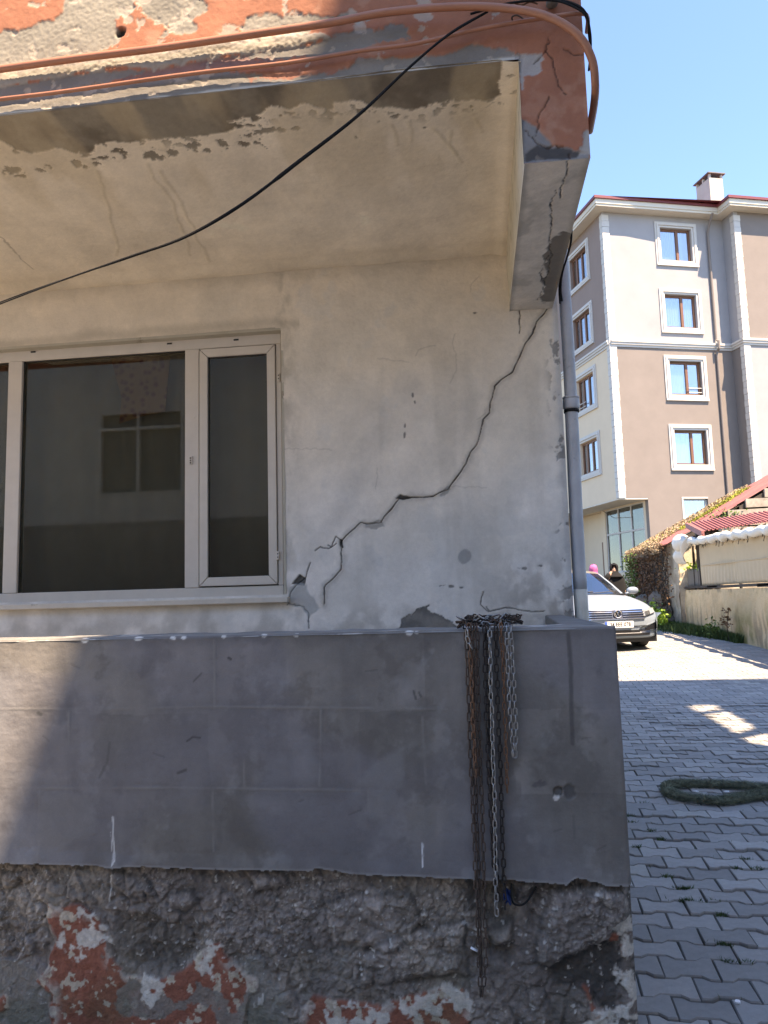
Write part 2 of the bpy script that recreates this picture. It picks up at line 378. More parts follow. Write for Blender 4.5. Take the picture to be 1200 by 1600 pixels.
    # darker along the side and head of the window opening
    g = sstep(.10, .0, np.abs(x - (WX1 + .02))) * sstep(.4, .7, fbm(x * 2, z, 10, 4, 47)); c = mix(c, (.33, .30, .25), g * .4)
    g = sstep(.05, .0, np.abs(z - (WZ1 + .03) + jit(x, z, .03, 5, 61))) * (x < -.9); c = mix(c, (.28, .24, .18), g * .35)
    fall = sstep(0, 1, (z - 1.0) * 50); return h, c
def wall_keep(c): return ~((c[:, 0] < WX1) & (c[:, 2] > WZ0 - .003) & (c[:, 2] < WZ1))
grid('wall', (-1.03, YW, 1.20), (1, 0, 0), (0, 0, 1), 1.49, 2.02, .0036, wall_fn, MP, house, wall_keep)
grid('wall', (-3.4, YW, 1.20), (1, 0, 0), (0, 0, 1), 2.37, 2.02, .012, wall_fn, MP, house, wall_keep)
b = MB(); b.box((-3.4, YW + .045, WZ1 - .001), (WX1 + .0, YW + .2, 3.3)); b.box((WX1 + .001, YW + .03, 0), (.452, YW + .2, 3.3)); b.box((-3.4, YW + .03, -.1), (WX1, YW + .2, WZ0 - .03)); b.box((.2, YW + .2, -.1), (.448, 9.5, 3.3)); b.box((-8, YW, -.1), (-3.402, YW + .2, 3.3))
b.box((-8, 9.3, -.1), (.2, 9.5, 3.3))
b.build('wall_core', MP and mat('render_side', (.42, .40, .36), .9), house)
b = MB(); b.box((-3.4, YW - .001, WZ1 - .012), (WX1 + .004, YW + .07, WZ1 + .002)); b.box((WX1 - .001, YW - .001, WZ0), (WX1 + .012, YW + .07, WZ1)); b.build('window_reveal', mat('reveal_plaster', (.46, .42, .34), .9, var=.12, scale=8, dirt=((.25,.21,.15), 7, .6)), house)
# --- soffit
SP = lsof([(-40,210),(0,222),(24,234),(60,237),(92,232),(120,236),(140,236),(148,226),(172,222),(200,224),(224,220),(256,218),(280,214),(312,212),(348,208),(384,197),(396,196),(356,190),(376,182),(400,180),(432,162),(444,166),(455,168),(467,158),(483,160),(519,169),(523,160),(567,160),(587,169),(625,171),(667,167),(700,158),(733,160),(767,152),(781,146),(782,120),(784,98),(790,70),(0,130),(-40,140)])
SPL = [(14,266,20,5),(62,266,7,3),(80,260,9,4),(122,254,13,5),(148,253,6,3),(180,236,8,3),(194,240,9,8),(239,242,13,6),(269,237,6,4),(300,231,11,8),(323,235,8,3),(380,226,8,4),(400,183,8,4),(424,204,20,3),(459,201,5,2),(348,226,6,6),(408,222,7,7),(438,181,5,2),(240,231,4,3),(462,201,8,3),(517,186,2,1),(565,176,4,3),(592,191,3,2),(617,196,2,2),(620,182,5,3),(663,200,3,2),(712,167,6,3),(738,172,3,4),(556,213,2,2),(390,212,9,3),(32,275,10,2),(160,246,16,2)]
SPLW = []
for a, b_, r1, r2 in SPL:
    p = hit(a, b_, (0, YU, ZSF), SN); q = hit(a + r1, b_, (0, YU, ZSF), SN); r = hit(a, b_ + r2, (0, YU, ZSF), SN)
    SPLW.append((p[0], p[1], abs(q[0] - p[0]), abs(r[1] - p[1]) * 1.05))
DRIP = [lsof(p) for p in [[(610,195),(617,215),(620,224)], [(638,190),(642,220)], [(672,200),(700,225),(715,240),(722,252)], [(700,205),(703,225),(716,240)], [(740,185),(752,205)], [(150,265),(172,330),(185,400)], [(230,255),(270,320),(300,400)], [(250,265),(295,340),(325,410)]]]
SCRK = [lsof(p) for p in [[(700,120),(690,112),(675,110)], [(0,370),(50,420)]]]
def sof_fn(P):
    x, y = P[..., 0], P[..., 1]
    big = fbm(x, y, 1.4, 4, 51); med = fbm(x, y, 6, 6, 52); fine = fbm(x, y, 45, 4, 53); st = fbm(x * 8, y * 1.2, 1, 5, 54)
    c = np.zeros(P.shape) + np.array([.86, .76, .61])
    c = mix(c, (.76, .66, .52), sstep(.4, .65, big) * .5); c = mul(c, 1 + (med - .5) * .26 + (st - .5) * .18)
    h = jit(x, y, .010, 1.8, 55) + jit(x, y, .002, 11, 56) + jit(x, y, .0006, 60, 57)
    s = sdf(x, y, SP) + (jit(x, y, .024, 13, 58) + jit(x, y, .014, 60, 158)) * sstep(2.53, 2.62, y)
    k = sstep(.003, -.003, s)
    for a, b_, r1, r2 in SPLW:
        e = np.hypot((x - a) / r1, (y - b_) / r2) - 1 + jit(x, y, 1.5, 30, 59) + jit(x, y, .9, 85, 159); k = np.maximum(k, sstep(.12, -.12, e) * .95)
    near = sstep(.12, .0, s) * sstep(.60, .66, fbm(x, y, 34, 4, 60)); k = np.maximum(k, near * .8)
    dark = np.zeros(P.shape) + np.array([.27, .235, .18])
    dark = mix(dark, (.16, .132, .098), sstep(.42, .62, fbm(x, y, 5, 6, 61)) * .9); dark = mix(dark, (.27, .24, .19), sstep(.6, .75, fbm(x, y, 7, 6, 62)) * .6)
    dark = mul(dark, .9 + .25 * fine)
    h = h + sstep(.03, 0, np.abs(s)) * .001
    c = c * (1 - k[..., None]) + dark * k[..., None]; h = h - k * .004
    for p in DRIP:
        d = dline(x + jit(x, y, .02, 9, 63), y, p); e = sstep(.012, .002, d); c = mix(c, (.60, .51, .36), e * .45); h = h + e * .0015
    for p in SCRK:
        d = dline(x + jit(x, y, .02, 20, 64), y, p); c = mix(c, (.2, .16, .11), sstep(.006, .002, d) * .5)
    # broad warm water stains below the old plaster
    c = mix(c, (.58, .47, .31), sstep(.48, .70, fbm(x * 3, y * .8, 2.2, 4, 65)) * sstep(3.5, 2.9, y) * .45)
    # cove where soffit meets wall
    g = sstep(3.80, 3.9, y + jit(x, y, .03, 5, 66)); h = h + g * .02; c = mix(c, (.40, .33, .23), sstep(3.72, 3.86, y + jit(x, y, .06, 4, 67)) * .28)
    g = sstep(.12, .20, x); h = h + g * g * .012
    return h, c
SL_len = math.hypot(YW - YU, ZSW - ZSF)
Vd = nrm([0, YW - YU, ZSW - ZSF])
# normal must point down: U x V with U = -x
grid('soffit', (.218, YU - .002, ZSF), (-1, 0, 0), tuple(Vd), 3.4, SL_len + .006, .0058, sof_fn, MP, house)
# --- beam: inner face and underside
def beam_fn(P):
    x, y = P[..., 0], P[..., 1]
    med = fbm(x, y, 8, 6, 71); fine = fbm(x, y, 50, 4, 72)
    c = np.zeros(P.shape) + np.array([.68, .62, .53]); c = mul(c, 1 + (med - .5) * .4 + (fine - .5) * .15)
    c = mix(c, (.37, .345, .29), sstep(.5, .6, fbm(x, y, 5, 5, 73)) * .5)
    h = jit(x, y, .006, 5, 74) + jit(x, y, .0015, 40, 75)
    s = sdf(x, y, lbeam([(862,380),(880,362),(905,365),(890,420),(868,470),(850,474),(848,440),(858,420),(845,400)])) + jit(x, y, .03, 20, 76)
    k = sstep(.006, -.006, s); c = mix(c, (.12, .10, .075), k * .85); h = h - k * .004
    for p in [[(890,248),(887,262),(880,285),(876,310)], [(858,385),(862,400),(858,420),(852,440),(845,455),(840,470)], [(858,400),(845,425),(848,440)], [(870,300),(860,325),(862,355)], [(860,320),(862,350),(858,385)]]:
        d = dline(x + jit(x, y, .012, 30, 77), y + jit(x, y, .02, 25, 78), lbeam(p)); k = sstep(.0026, .0003, d); c = mix(c, (.04, .037, .033), k * .85); h = h - k * .008
    e = sstep(.03, .0, np.minimum(np.abs(x - .215), np.abs(x - .433))); c = mix(c, (.27, .25, .21), e * .5)
    h = h * sstep(0, .02, np.minimum(np.minimum(x - .213, .4335 - x), y - YU) + .004)
    return h, c
grid('beam_underside', (.434, YU, ZBE), (-1, 0, 0), (0, 1, 0), .219, YW - YU + .004, .0038, beam_fn, MP, house)
def beamin_fn(P):
    y, z = P[..., 1], P[..., 2]
    c = np.zeros(P.shape) + np.array([.56, .50, .39]); c = mul(c, 1 + (fbm(y, z, 9, 6, 81) - .5) * .3)
    c = mix(c, (.3, .25, .18), sstep(.64, .7, fbm(y * 2, z, 14, 4, 82)) * .6)
    c = mix(c, (.66, .63, .57), sstep(.02, .0, z - ZBE + jit(y, z, .01, 30, 83)) * .7)
    h = (jit(y, z, .006, 4, 84) + jit(y, z, .002, 22, 85)) * sstep(.0, .03, z - ZBE + .003)
    return h, c
grid('beam_inner_face', (.214, YW, ZBE - .001), (0, -1, 0), (0, 0, 1), YW - YU - .001, .41, .006, beamin_fn, MP, house)
# --- upper facade
def sp(pts): return lz(pts, YU)
GRAY1 = sp([(-20,58),(0,48),(40,45),(70,35),(95,22),(100,10),(95,-10),(205,-10),(212,15),(180,32),(178,42),(190,55),(183,72),(150,85),(0,110),(-20,110)])
GRAY2 = sp([(205,-10),(300,-10),(330,15),(300,30),(310,48),(255,55),(262,40),(225,22)])
GRAY3 = sp([(372,42),(385,30),(430,18),(520,25),(600,20),(540,38),(480,48),(380,60)])
LIGHTB = sp([(-20,118),(0,112),(130,95),(240,78),(420,56),(500,50),(520,58),(480,68),(350,88),(240,108),(180,106),(110,118),(0,137),(-20,140)])
DARKB = sp([(-20,140),(0,136),(110,116),(180,106),(240,108),(350,88),(480,68),(520,52),(600,42),(640,40),(648,60),(600,66),(480,90),(400,95),(330,100),(200,124),(0,165),(-20,165)])
STRIP = sp([(-20,160),(0,158),(180,128),(300,115),(390,112),(450,118),(540,105),(560,92),(640,88),(700,85),(735,68),(770,72),(800,78),(815,85),(814,110),(500,140),(0,185),(-20,190)])
CORN = sp([(800,84),(846,83),(848,92),(843,98),(846,110),(836,117),(818,118),(816,138),(812,120)])
LOWC = sp([(812,185),(820,186),(838,196),(850,212),(865,225),(885,229),(922,240),(924,252),(812,256)])
LOWR = sp([(912,205),(922,195),(926,245),(905,240),(908,220)])
def up_fn(P):
    x, z = P[..., 0], P[..., 2]
    med = fbm(x, z, 7, 6, 91); fine = fbm(x, z, 70, 4, 92); big = fbm(x, z, 2, 3, 93)
    org = np.zeros(P.shape) + np.array([.36, .145, .082]); org = mul(org, 1 + (med - .5) * .35 + (big - .5) * .2)
    org = mix(org, (.52, .30, .20), sstep(.6, .72, fbm(x, z, 10, 6, 94)) * .35)
    org = mix(org, (.30, .12, .07), sstep(.56, .7, fbm(x, z, 4, 5, 108)) * .4)
    c = org; h = jit(x, z, .005, 4, 95) + jit(x, z, .001, 60, 96); J = jit(x, z, .022, 18, 97) + jit(x, z, .014, 70, 197)
    def lay(poly, col, c, h, dh, jm=1., soft=.004, ruf=0):
        s = sdf(x, z, poly) + J * jm; k = sstep(soft, -soft, s)
        cc = np.zeros(P.shape) + np.array(col); cc = mul(cc, .78 + .45 * med)
        c = c * (1 - k[..., None]) + cc * k[..., None]; h = h + k * (dh + ruf * (fbm(x, z, 130, 3, 98) - .5)); return c, h
    for g in (GRAY1, GRAY2, GRAY3): c, h = lay(g, (.27, .245, .20), c, h, -.003, ruf=.004)
    c, h = lay(DARKB, (.20, .183, .16), c, h, -.003)
    RB = sp([(170,125),(240,108),(360,88),(430,92),(400,104),(240,128)]); c, h = lay(RB, (.24, .14, .12), c, h, -.002)
    c, h = lay(LIGHTB, (.32, .295, .25), c, h, .004, .6, ruf=.005)
    c, h = lay(STRIP, (.215, .195, .17), c, h, -.004, .7)
    RB = sp([(385,118),(470,108),(535,104),(520,112),(440,122),(390,128)]); c, h = lay(RB, (.34, .15, .10), c, h, 0)
    c, h = lay(CORN, (.36, .335, .31), c, h, -.003, .5); c, h = lay(LOWC, (.22, .21, .20), c, h, -.004, .4)
    D2 = sp([(838,228),(880,229),(908,238),(900,246),(822,252),(822,240)]); c, h = lay(D2, (.07, .065, .062), c, h, -.002, .4)
    c, h = lay(LOWR, (.34, .32, .29), c, h, -.003, .8)
    # small chips through the orange paint
    k = sstep(.66, .69, fbm(x, z, 16, 5, 99)) * sstep(.35, .1, x); c = mix(c, (.42, .36, .29), k * .75); h = h - k * .002
    for p in [[(857,60),(858,66),(852,80),(862,90),(866,110),(873,125),(876,140),(885,148)], [(822,203),(832,212),(845,228),(862,229)], [(838,210),(842,195),(842,178),(850,168),(857,150)], [(880,76),(895,84),(908,86),(918,84)], [(888,240),(891,250)], [(852,80),(843,90),(836,97)], [(860,229),(880,228)]]:
        d = dline(x + jit(x, z, .01, 40, 100), z + jit(x, z, .01, 40, 101), sp(p)); k = sstep(.0032, .0006, d); c = mix(c, (.08, .045, .035), k * .75); h = h - k * .005
    hp = sp([(188, 50)])[0]; d = np.hypot(x - hp[0], z - hp[1]); k = sstep(.022, .014, d + jit(x, z, .006, 60, 102)); c = mix(c, (.03, .028, .025), k); h = h - k * .02
    # white paint run along the lowest edge
    k = sstep(.010, .003, np.abs(z - (ZSF + .006)) + np.maximum(0, jit(x, z, .03, 6, 103))) * (x < .2); c = mix(c, (.62, .58, .50), k * .8)
    g = sstep(.05, .0, np.abs(z - 3.39)) * sstep(.1, .4, x); c = mix(c, (.16, .08, .06), g * .4 * med)
    h = h * sstep(-.002, .01, np.minimum(.434 - x, z - (np.where(x > .214, ZBE, ZSF))))
    return h, c
grid('upper_wall', (-2.45, YU, ZSF - .001), (1, 0, 0), (0, 0, 1), 2.661, .50, .0048, up_fn, MP, house)
grid('corner_wall', (.211, YU, ZBE - .001), (1, 0, 0), (0, 0, 1), .223, .89, .0042, up_fn, MP, house)
b = MB(); b.box((.2185, YU + .03, ZBE + .03), (.424, YW - .004, 3.75)); b.box((-8, YU + .05, ZSF + .05), (.21, YW, 5.6)); b.box((-8, YW, 3.302), (.43, 9.5, 5.6)); b.box((-8, YU, 3.25), (-2.452, YU + .049, 5.6)); b.box((-8, YU + .049, 3.25), (-3.185, YW - .002, 3.31)); b.box((.21, YU + .03, 3.76), (.432, YW, 5.6)); b.box((-2.45, YU - .002, 3.756), (.432, YU + .028, 5.6))
b.box((.4245, YU + .02, ZBE + .004), (.4335, YW, 3.755))
b.build('upper_storey_core', mat('orange_render', (.40, .16, .085), .9, var=.15, scale=5, bump=.3), house)
# --- parapet of the balcony
ZP, XP = 1.303, .403
BOT = lz([(-60,1345),(0,1348),(150,1352),(180,1357),(200,1353),(330,1358),(395,1359),(480,1361),(500,1356),(560,1366),(640,1368),(740,1373),(800,1374),(885,1381),(900,1371),(930,1377),(950,1384),(990,1383)], YB)
BX = np.array([p[0] for p in BOT]); BZ = np.array([p[1] for p in BOT])
def ln(pts): return lz(pts, YB)
SEAM = [ln(p) for p in [[(0,1108),(180,1107),(340,1104),(700,1108)], [(0,1231),(300,1231),(480,1234),(600,1236)], [(335,1000),(335,1105)], [(612,1020),(616,1103)], [(108,1112),(110,1228)], [(380,1110),(382,1228)], [(660,1120),(666,1235)], [(62,1235),(60,1340)], [(332,1235),(334,1330)], [(502,1110),(500,1228)], [(575,1235),(578,1280)]]]
LP = [ln(p) for p in [[(560,1225),(580,1195),(600,1180),(625,1172),(628,1230)], [(578,1238),(618,1236),(620,1278),(580,1280)], [(62,1238),(140,1240),(150,1300),(60,1345)]]]
def box_fn(P):
    x, z = P[..., 0], P[..., 2]
    big = fbm(x, z, 2.2, 4, 111); med = fbm(x, z, 8, 6, 112); fine = fbm(x, z, 60, 4, 113); br = fbm(x * 1.2, z * 9, 4, 5, 114); bv = fbm(x * 9, z, 3, 5, 115)
    c = np.zeros(P.shape) + np.array([.200, .184, .166])
    c = mix(c, (.155, .143, .130), sstep(.42, .60, big) * .85); c = mix(c, (.245, .24, .235), sstep(.55, .7, fbm(x, z, 3, 5, 116)) * .6)
    c = mul(c, 1 + (med - .5) * .5 + (br - .5) * .07 + (bv - .5) * .12 + (fine - .5) * .10)
    rb = np.clip(np.floor((1.303 - z + jit(x, z, .006, 8, 190)) / .245), 0, 2); cb = np.floor((x + jit(x, z, .02, 5, 191) + 3 + rb * .21) / .47)
    c = mul(c, .88 + .24 * TAB[(cb * 7 + rb * 31 + 11).astype(int) % 512, (cb * 3 + rb * 5).astype(int) % 512])
    st2 = fbm(x * 10, z * 1.3, 1, 5, 192); c = mix(c, (.12, .11, .10), sstep(.52, .68, st2) * .38 * sstep(.3, .6, fbm(x, z, 2.5, 3, 193)))
    c = mix(c, (.27, .262, .25), sstep(.60, .70, fbm(x, z, 9, 6, 194, .6)) * .35); c = mix(c, (.105, .093, .082), sstep(.54, .66, fbm(x + 4, z, 6, 6, 195, .65)) * .55)
    low = sstep(1.05, .65, z); c = mix(c, (.115, .103, .092), low * sstep(.47, .58, fbm(x, z, 4.5, 6, 117)) * .75 * (x < .1))
    c = mix(c, (.175, .17, .195), sstep(.56, .66, fbm(x, z, 1.5, 3, 118)) * .35)
    h = jit(x, z, .006, 3, 119) + jit(x, z, .0018, 16, 120) + jit(x * .6, z * 4, .0004, 30, 121)
    for i, p in enumerate(SEAM):
        d = dline(x, z, p) + jit(x, z, .003, 18, 122); m = sstep(.35, .6, fbm(x, z, 6, 3, 123 + i))
        c = mix(c, (.27, .255, .235), sstep(.005, .001, d) * .45 * m); h = h + sstep(.006, .0, d) * .0012 * m
        c = mix(c, (.09, .083, .077), sstep(.04, .004, d) * .22 * m)
    for p in LP: s = sdf(x, z, p) + jit(x, z, .02, 12, 140); k = sstep(.012, -.012, s); c = mix(c, (.20, .193, .187), k * .5); h = h + k * .0012
    # trowel scratches
    for i in range(9):
        r = random.Random(i + 50); a, b_ = r.uniform(-1.5, .35), r.uniform(.62, 1.25); an = r.uniform(-.6, .9); l = r.uniform(.01, .045)
        d = dline(x + jit(x, z, .008, 40, 141), z, [(a, b_), (a + l * math.cos(an), b_ + l * math.sin(an))]); k = sstep(.0035, .001, d) * .35; c = mix(c, (.055, .05, .048), k); h = h - k * .002
    def mark(pts, col, w_, a, dh=0, s=60):
        nonlocal c, h
        d = dline(x + jit(x, z, .002, s, 142), z, ln(pts)); k = sstep(w_ * 1.6, w_ * .5, d); c = mix(c, col, k * a); h = h + k * dh
    mark([(176,1276),(177,1300),(179,1345),(176,1352)], (.62, .62, .60), .0021, .85); mark([(174,1300),(176,1352)], (.55, .55, .54), .0013, .7)
    mark([(660,1318),(661,1354)], (.66, .66, .66), .0019, .95)
    mark([(888,990),(892,1040),(893,1110),(895,1162)], (.055, .052, .05), .006, .65, s=40)
    mark([(896,1275),(898,1310)], (.08, .075, .07), .003, .35)
    mark([(172,1160),(168,1190),(155,1215)], (.09, .085, .08), .004, .5); mark([(292,1158),(300,1152),(312,1153)], (.06, .055, .05), .003, .8); mark([(278,1208),(290,1203)], (.06, .055, .05), .004, .7)
    mark([(302,1065),(315,1052)], (.07, .065, .06), .003, .6); mark([(357,1028),(360,1030)], (.04, .04, .04), .004, .8); mark([(60,1114),(64,1116)], (.05, .05, .05), .006, .8)
    mark([(646,1080),(650,1092)], (.05, .05, .05), .003, .7); mark([(655,1082),(658,1088)], (.05, .05, .05), .003, .7)
    # drilled hole with broken edge
    H = ln([(872, 1237)])[0]; d = np.hypot(x - H[0], z - H[1]); k = sstep(.016, .009, d + jit(x, z, .004, 60, 143)); c = mix(c, (.012, .012, .012), k); h = h - k * .018
    H2 = ln([(888, 1236)])[0]; s = np.hypot((x - H2[0]) * .9, z - H2[1]) - .019 + jit(x, z, .014, 40, 144); k2 = sstep(.003, -.003, s) * (1 - k); c = mix(c, (.075, .07, .066), k2 * .9); h = h - k2 * .004
    H3 = ln([(871, 1246)])[0]; s = np.hypot(x - H3[0], z - H3[1]) - .009 + jit(x, z, .008, 60, 145); c = mix(c, (.52, .48, .43), sstep(.002, -.002, s) * (1 - k))
    H4 = ln([(845, 1226)])[0]; s = np.hypot((x - H4[0]) * .4, z - H4[1]) - .006 + jit(x, z, .014, 60, 146); c = mix(c, (.075, .07, .068), sstep(.002, -.002, s) * .7)
    # old pale paint chips and a dark dirty line along the top arris
    t = ZP - z
    c = mix(c, (.07, .066, .063), sstep(.05, .004, t + jit(x, z, .02, 14, 147)) * .35)
    c = mix(c, (.30, .29, .27), sstep(.006, .0, t) * .55)
    for a, r_ in [(132, .010), (216, .010), (270, .007), (287, .004), (412, .007), (462, .006), (640, .010), (652, .007), (350, .004)]:
        p0 = ln([(a, 990)])[0]; s = np.hypot((x - p0[0]) * .8, (z - ZP + .007) * 1.3) - r_ + jit(x, z, .006, 60, 148); c = mix(c, (.62, .61, .58), sstep(.002, -.002, s))
    c = mix(c, (.26, .25, .24), sstep(.008, .002, z - np.interp(x, BX, BZ)) * .6)      # thin pale lip at the lower edge
    h = h + sstep(.05, .0, z - np.interp(x, BX, BZ)) * .006
    fr = sstep(-.001, .012, np.minimum(ZP - z, XP - x)); h = h * fr - .006 * (1 - sstep(0, .008, ZP - z)) - .004 * (1 - sstep(0, .008, XP - x))
    return h, c
def par_keep(c): return c[:, 2] > np.interp(c[:, 0], BX, BZ) + (fbm(c[:, 0], c[:, 2], 60, 3, 149) - .5) * .008
grid('parapet', (-1.95, YB, .545), (1, 0, 0), (0, 0, 1), XP + 1.95, ZP - .545, .0038, box_fn, MP, house, par_keep)
MG = mat('grey_cement', (.15, .146, .142), .9, var=.3, scale=8, bump=.5, bscale=60, dirt=((.33,.31,.28), 14, .66))
b = MB(); b.box((-3.4, YB + .008, .575), (-1.951, YB + .19, ZP)); b.box((-1.951, YB + .012, .60), (XP - .012, YB + .19, ZP - .014)); b.build('parapet_core', MG, house)
def top_fn(P):
    x, y = P[..., 0], P[..., 1]; c = np.zeros(P.shape) + np.array([.20, .195, .187]); c = mul(c, .75 + .5 * fbm(x, y, 12, 6, 151))
    c = mix(c, (.55, .53, .49), sstep(.62, .68, fbm(x * .6, y, 22, 5, 152)) * .7)
    e = sstep(-.002, .010, np.minimum(y - YB, XP - x)); h = jit(x, y, .004, 9, 153) * e - .008 * (1 - e); return h, c
grid('parapet_top', (-3.4, YB - .001, ZP), (1, 0, 0), (0, 1, 0), XP + 3.4 - .0, .195, .009, top_fn, MP, house)
# return arm of the parapet back to the wall, inner edge not quite parallel
b = MB(); xi0, xi1 = .262, .318
b.hexa([(xi0, YB + .194, .3), (XP - .003, YB + .194, .3), (XP - .003, YW - .01, .3), (xi1, YW - .01, .3), (xi0, YB + .194, ZP), (XP - .003, YB + .194, ZP), (XP - .003, YW - .01, ZP), (xi1, YW - .01, ZP)])
b.build('parapet_return', MG, house, bevel=.006)
b = MB(); b.box((-3.4, YB + .19, .5), (xi0, YW, .62)); b.build('balcony_floor', MG, house)
# --- rough plinth below
def pz(pts): return lz(pts, YB + .03)
RED = [pz(p) for p in [[(72,1402),(86,1416),(126,1414),(150,1432),(170,1470),(178,1500),(198,1520),(230,1527),(265,1528),(300,1508),(315,1488),(326,1474),(345,1470),(360,1495),(395,1530),(388,1560),(380,1620),(80,1620),(82,1550),(60,1530),(75,1500),(90,1470),(78,1440)], [(462,1620),(472,1580),(490,1556),(540,1560),(600,1570),(640,1552),(690,1540),(722,1548),(735,1570),(728,1620)], [(910,1540),(922,1542),(934,1578),(948,1584),(930,1600),(918,1570)], [(955,1455),(966,1460),(964,1470),(954,1466)], [(972,1478),(984,1480),(982,1496),(974,1494)], [(0,1560),(12,1555),(14,1575),(0,1580)], [(385,1525),(402,1530),(405,1548),(386,1550)]]]
WHT = [pz(p) for p in [[(126,1416),(150,1432),(166,1452),(175,1480),(160,1470),(140,1478),(144,1500),(110,1500),(88,1470),(96,1462),(112,1490),(130,1480),(124,1450)], [(220,1525),(262,1530),(248,1560),(235,1575),(225,1550)], [(310,1500),(326,1474),(345,1472),(355,1490),(335,1495),(330,1520),(312,1515)], [(625,1560),(690,1540),(728,1550),(735,1578),(700,1572),(660,1590),(620,1580)], [(500,1570),(560,1566),(610,1585),(600,1610),(520,1610)], [(956,1450),(988,1425),(994,1520),(992,1560),(975,1540),(984,1500),(962,1470)], [(905,1610),(928,1585),(955,1576),(995,1572),(996,1620)], [(965,1515),(985,1510),(984,1545),(970,1540)]]]
GRY = [pz(p) for p in [[(-20,1500),(30,1498),(60,1520),(80,1550),(84,1620),(-20,1620)], [(68,1395),(84,1390),(98,1410),(96,1418),(74,1412)], [(160,1500),(185,1500),(196,1520),(180,1524)], [(385,1500),(410,1500),(445,1560),(450,1620),(386,1620)], [(100,1560),(130,1550),(125,1580),(100,1580)]]]
BUMP = [(pz(p), hh) for p, hh in [([(862,1395),(885,1382),(984,1385),(986,1425),(955,1465),(900,1488),(862,1512),(840,1500),(838,1460),(850,1430)], .035), ([(0,1365),(30,1362),(32,1380),(12,1392),(0,1390)], .02), ([(175,1362),(230,1370),(240,1395),(200,1400),(172,1385)], .016), ([(505,1410),(560,1395),(640,1400),(660,1440),(620,1480),(520,1480)], .016), ([(640,1450),(725,1440),(730,1520),(640,1530),(560,1540),(560,1490)], .022), ([(265,1395),(300,1390),(312,1410),(290,1425),(262,1418)], .012), ([(765,1455),(800,1440),(800,1470),(770,1482)], .04), ([(380,1360),(440,1362),(450,1380),(400,1395)], .018), ([(800,1378),(840,1378),(826,1400),(806,1412)], .02), ([(560,1505),(600,1510),(590,1525),(565,1522)], -.015)]]
DEEP = [(pz(p), hh) for p, hh in [([(735,1378),(800,1378),(808,1412),(800,1440),(765,1450),(740,1440)], -.03), ([(838,1378),(862,1380),(846,1410),(832,1450),(826,1420)], -.022), ([(738,1470),(800,1476),(800,1500),(742,1500)], -.018), ([(180,1430),(300,1440),(310,1470),(290,1510),(235,1524),(195,1500)], -.010)]]
WET = pz([(880,1490),(905,1488),(955,1468),(972,1500),(970,1530),(960,1575),(935,1570),(905,1545),(865,1532),(862,1512)])
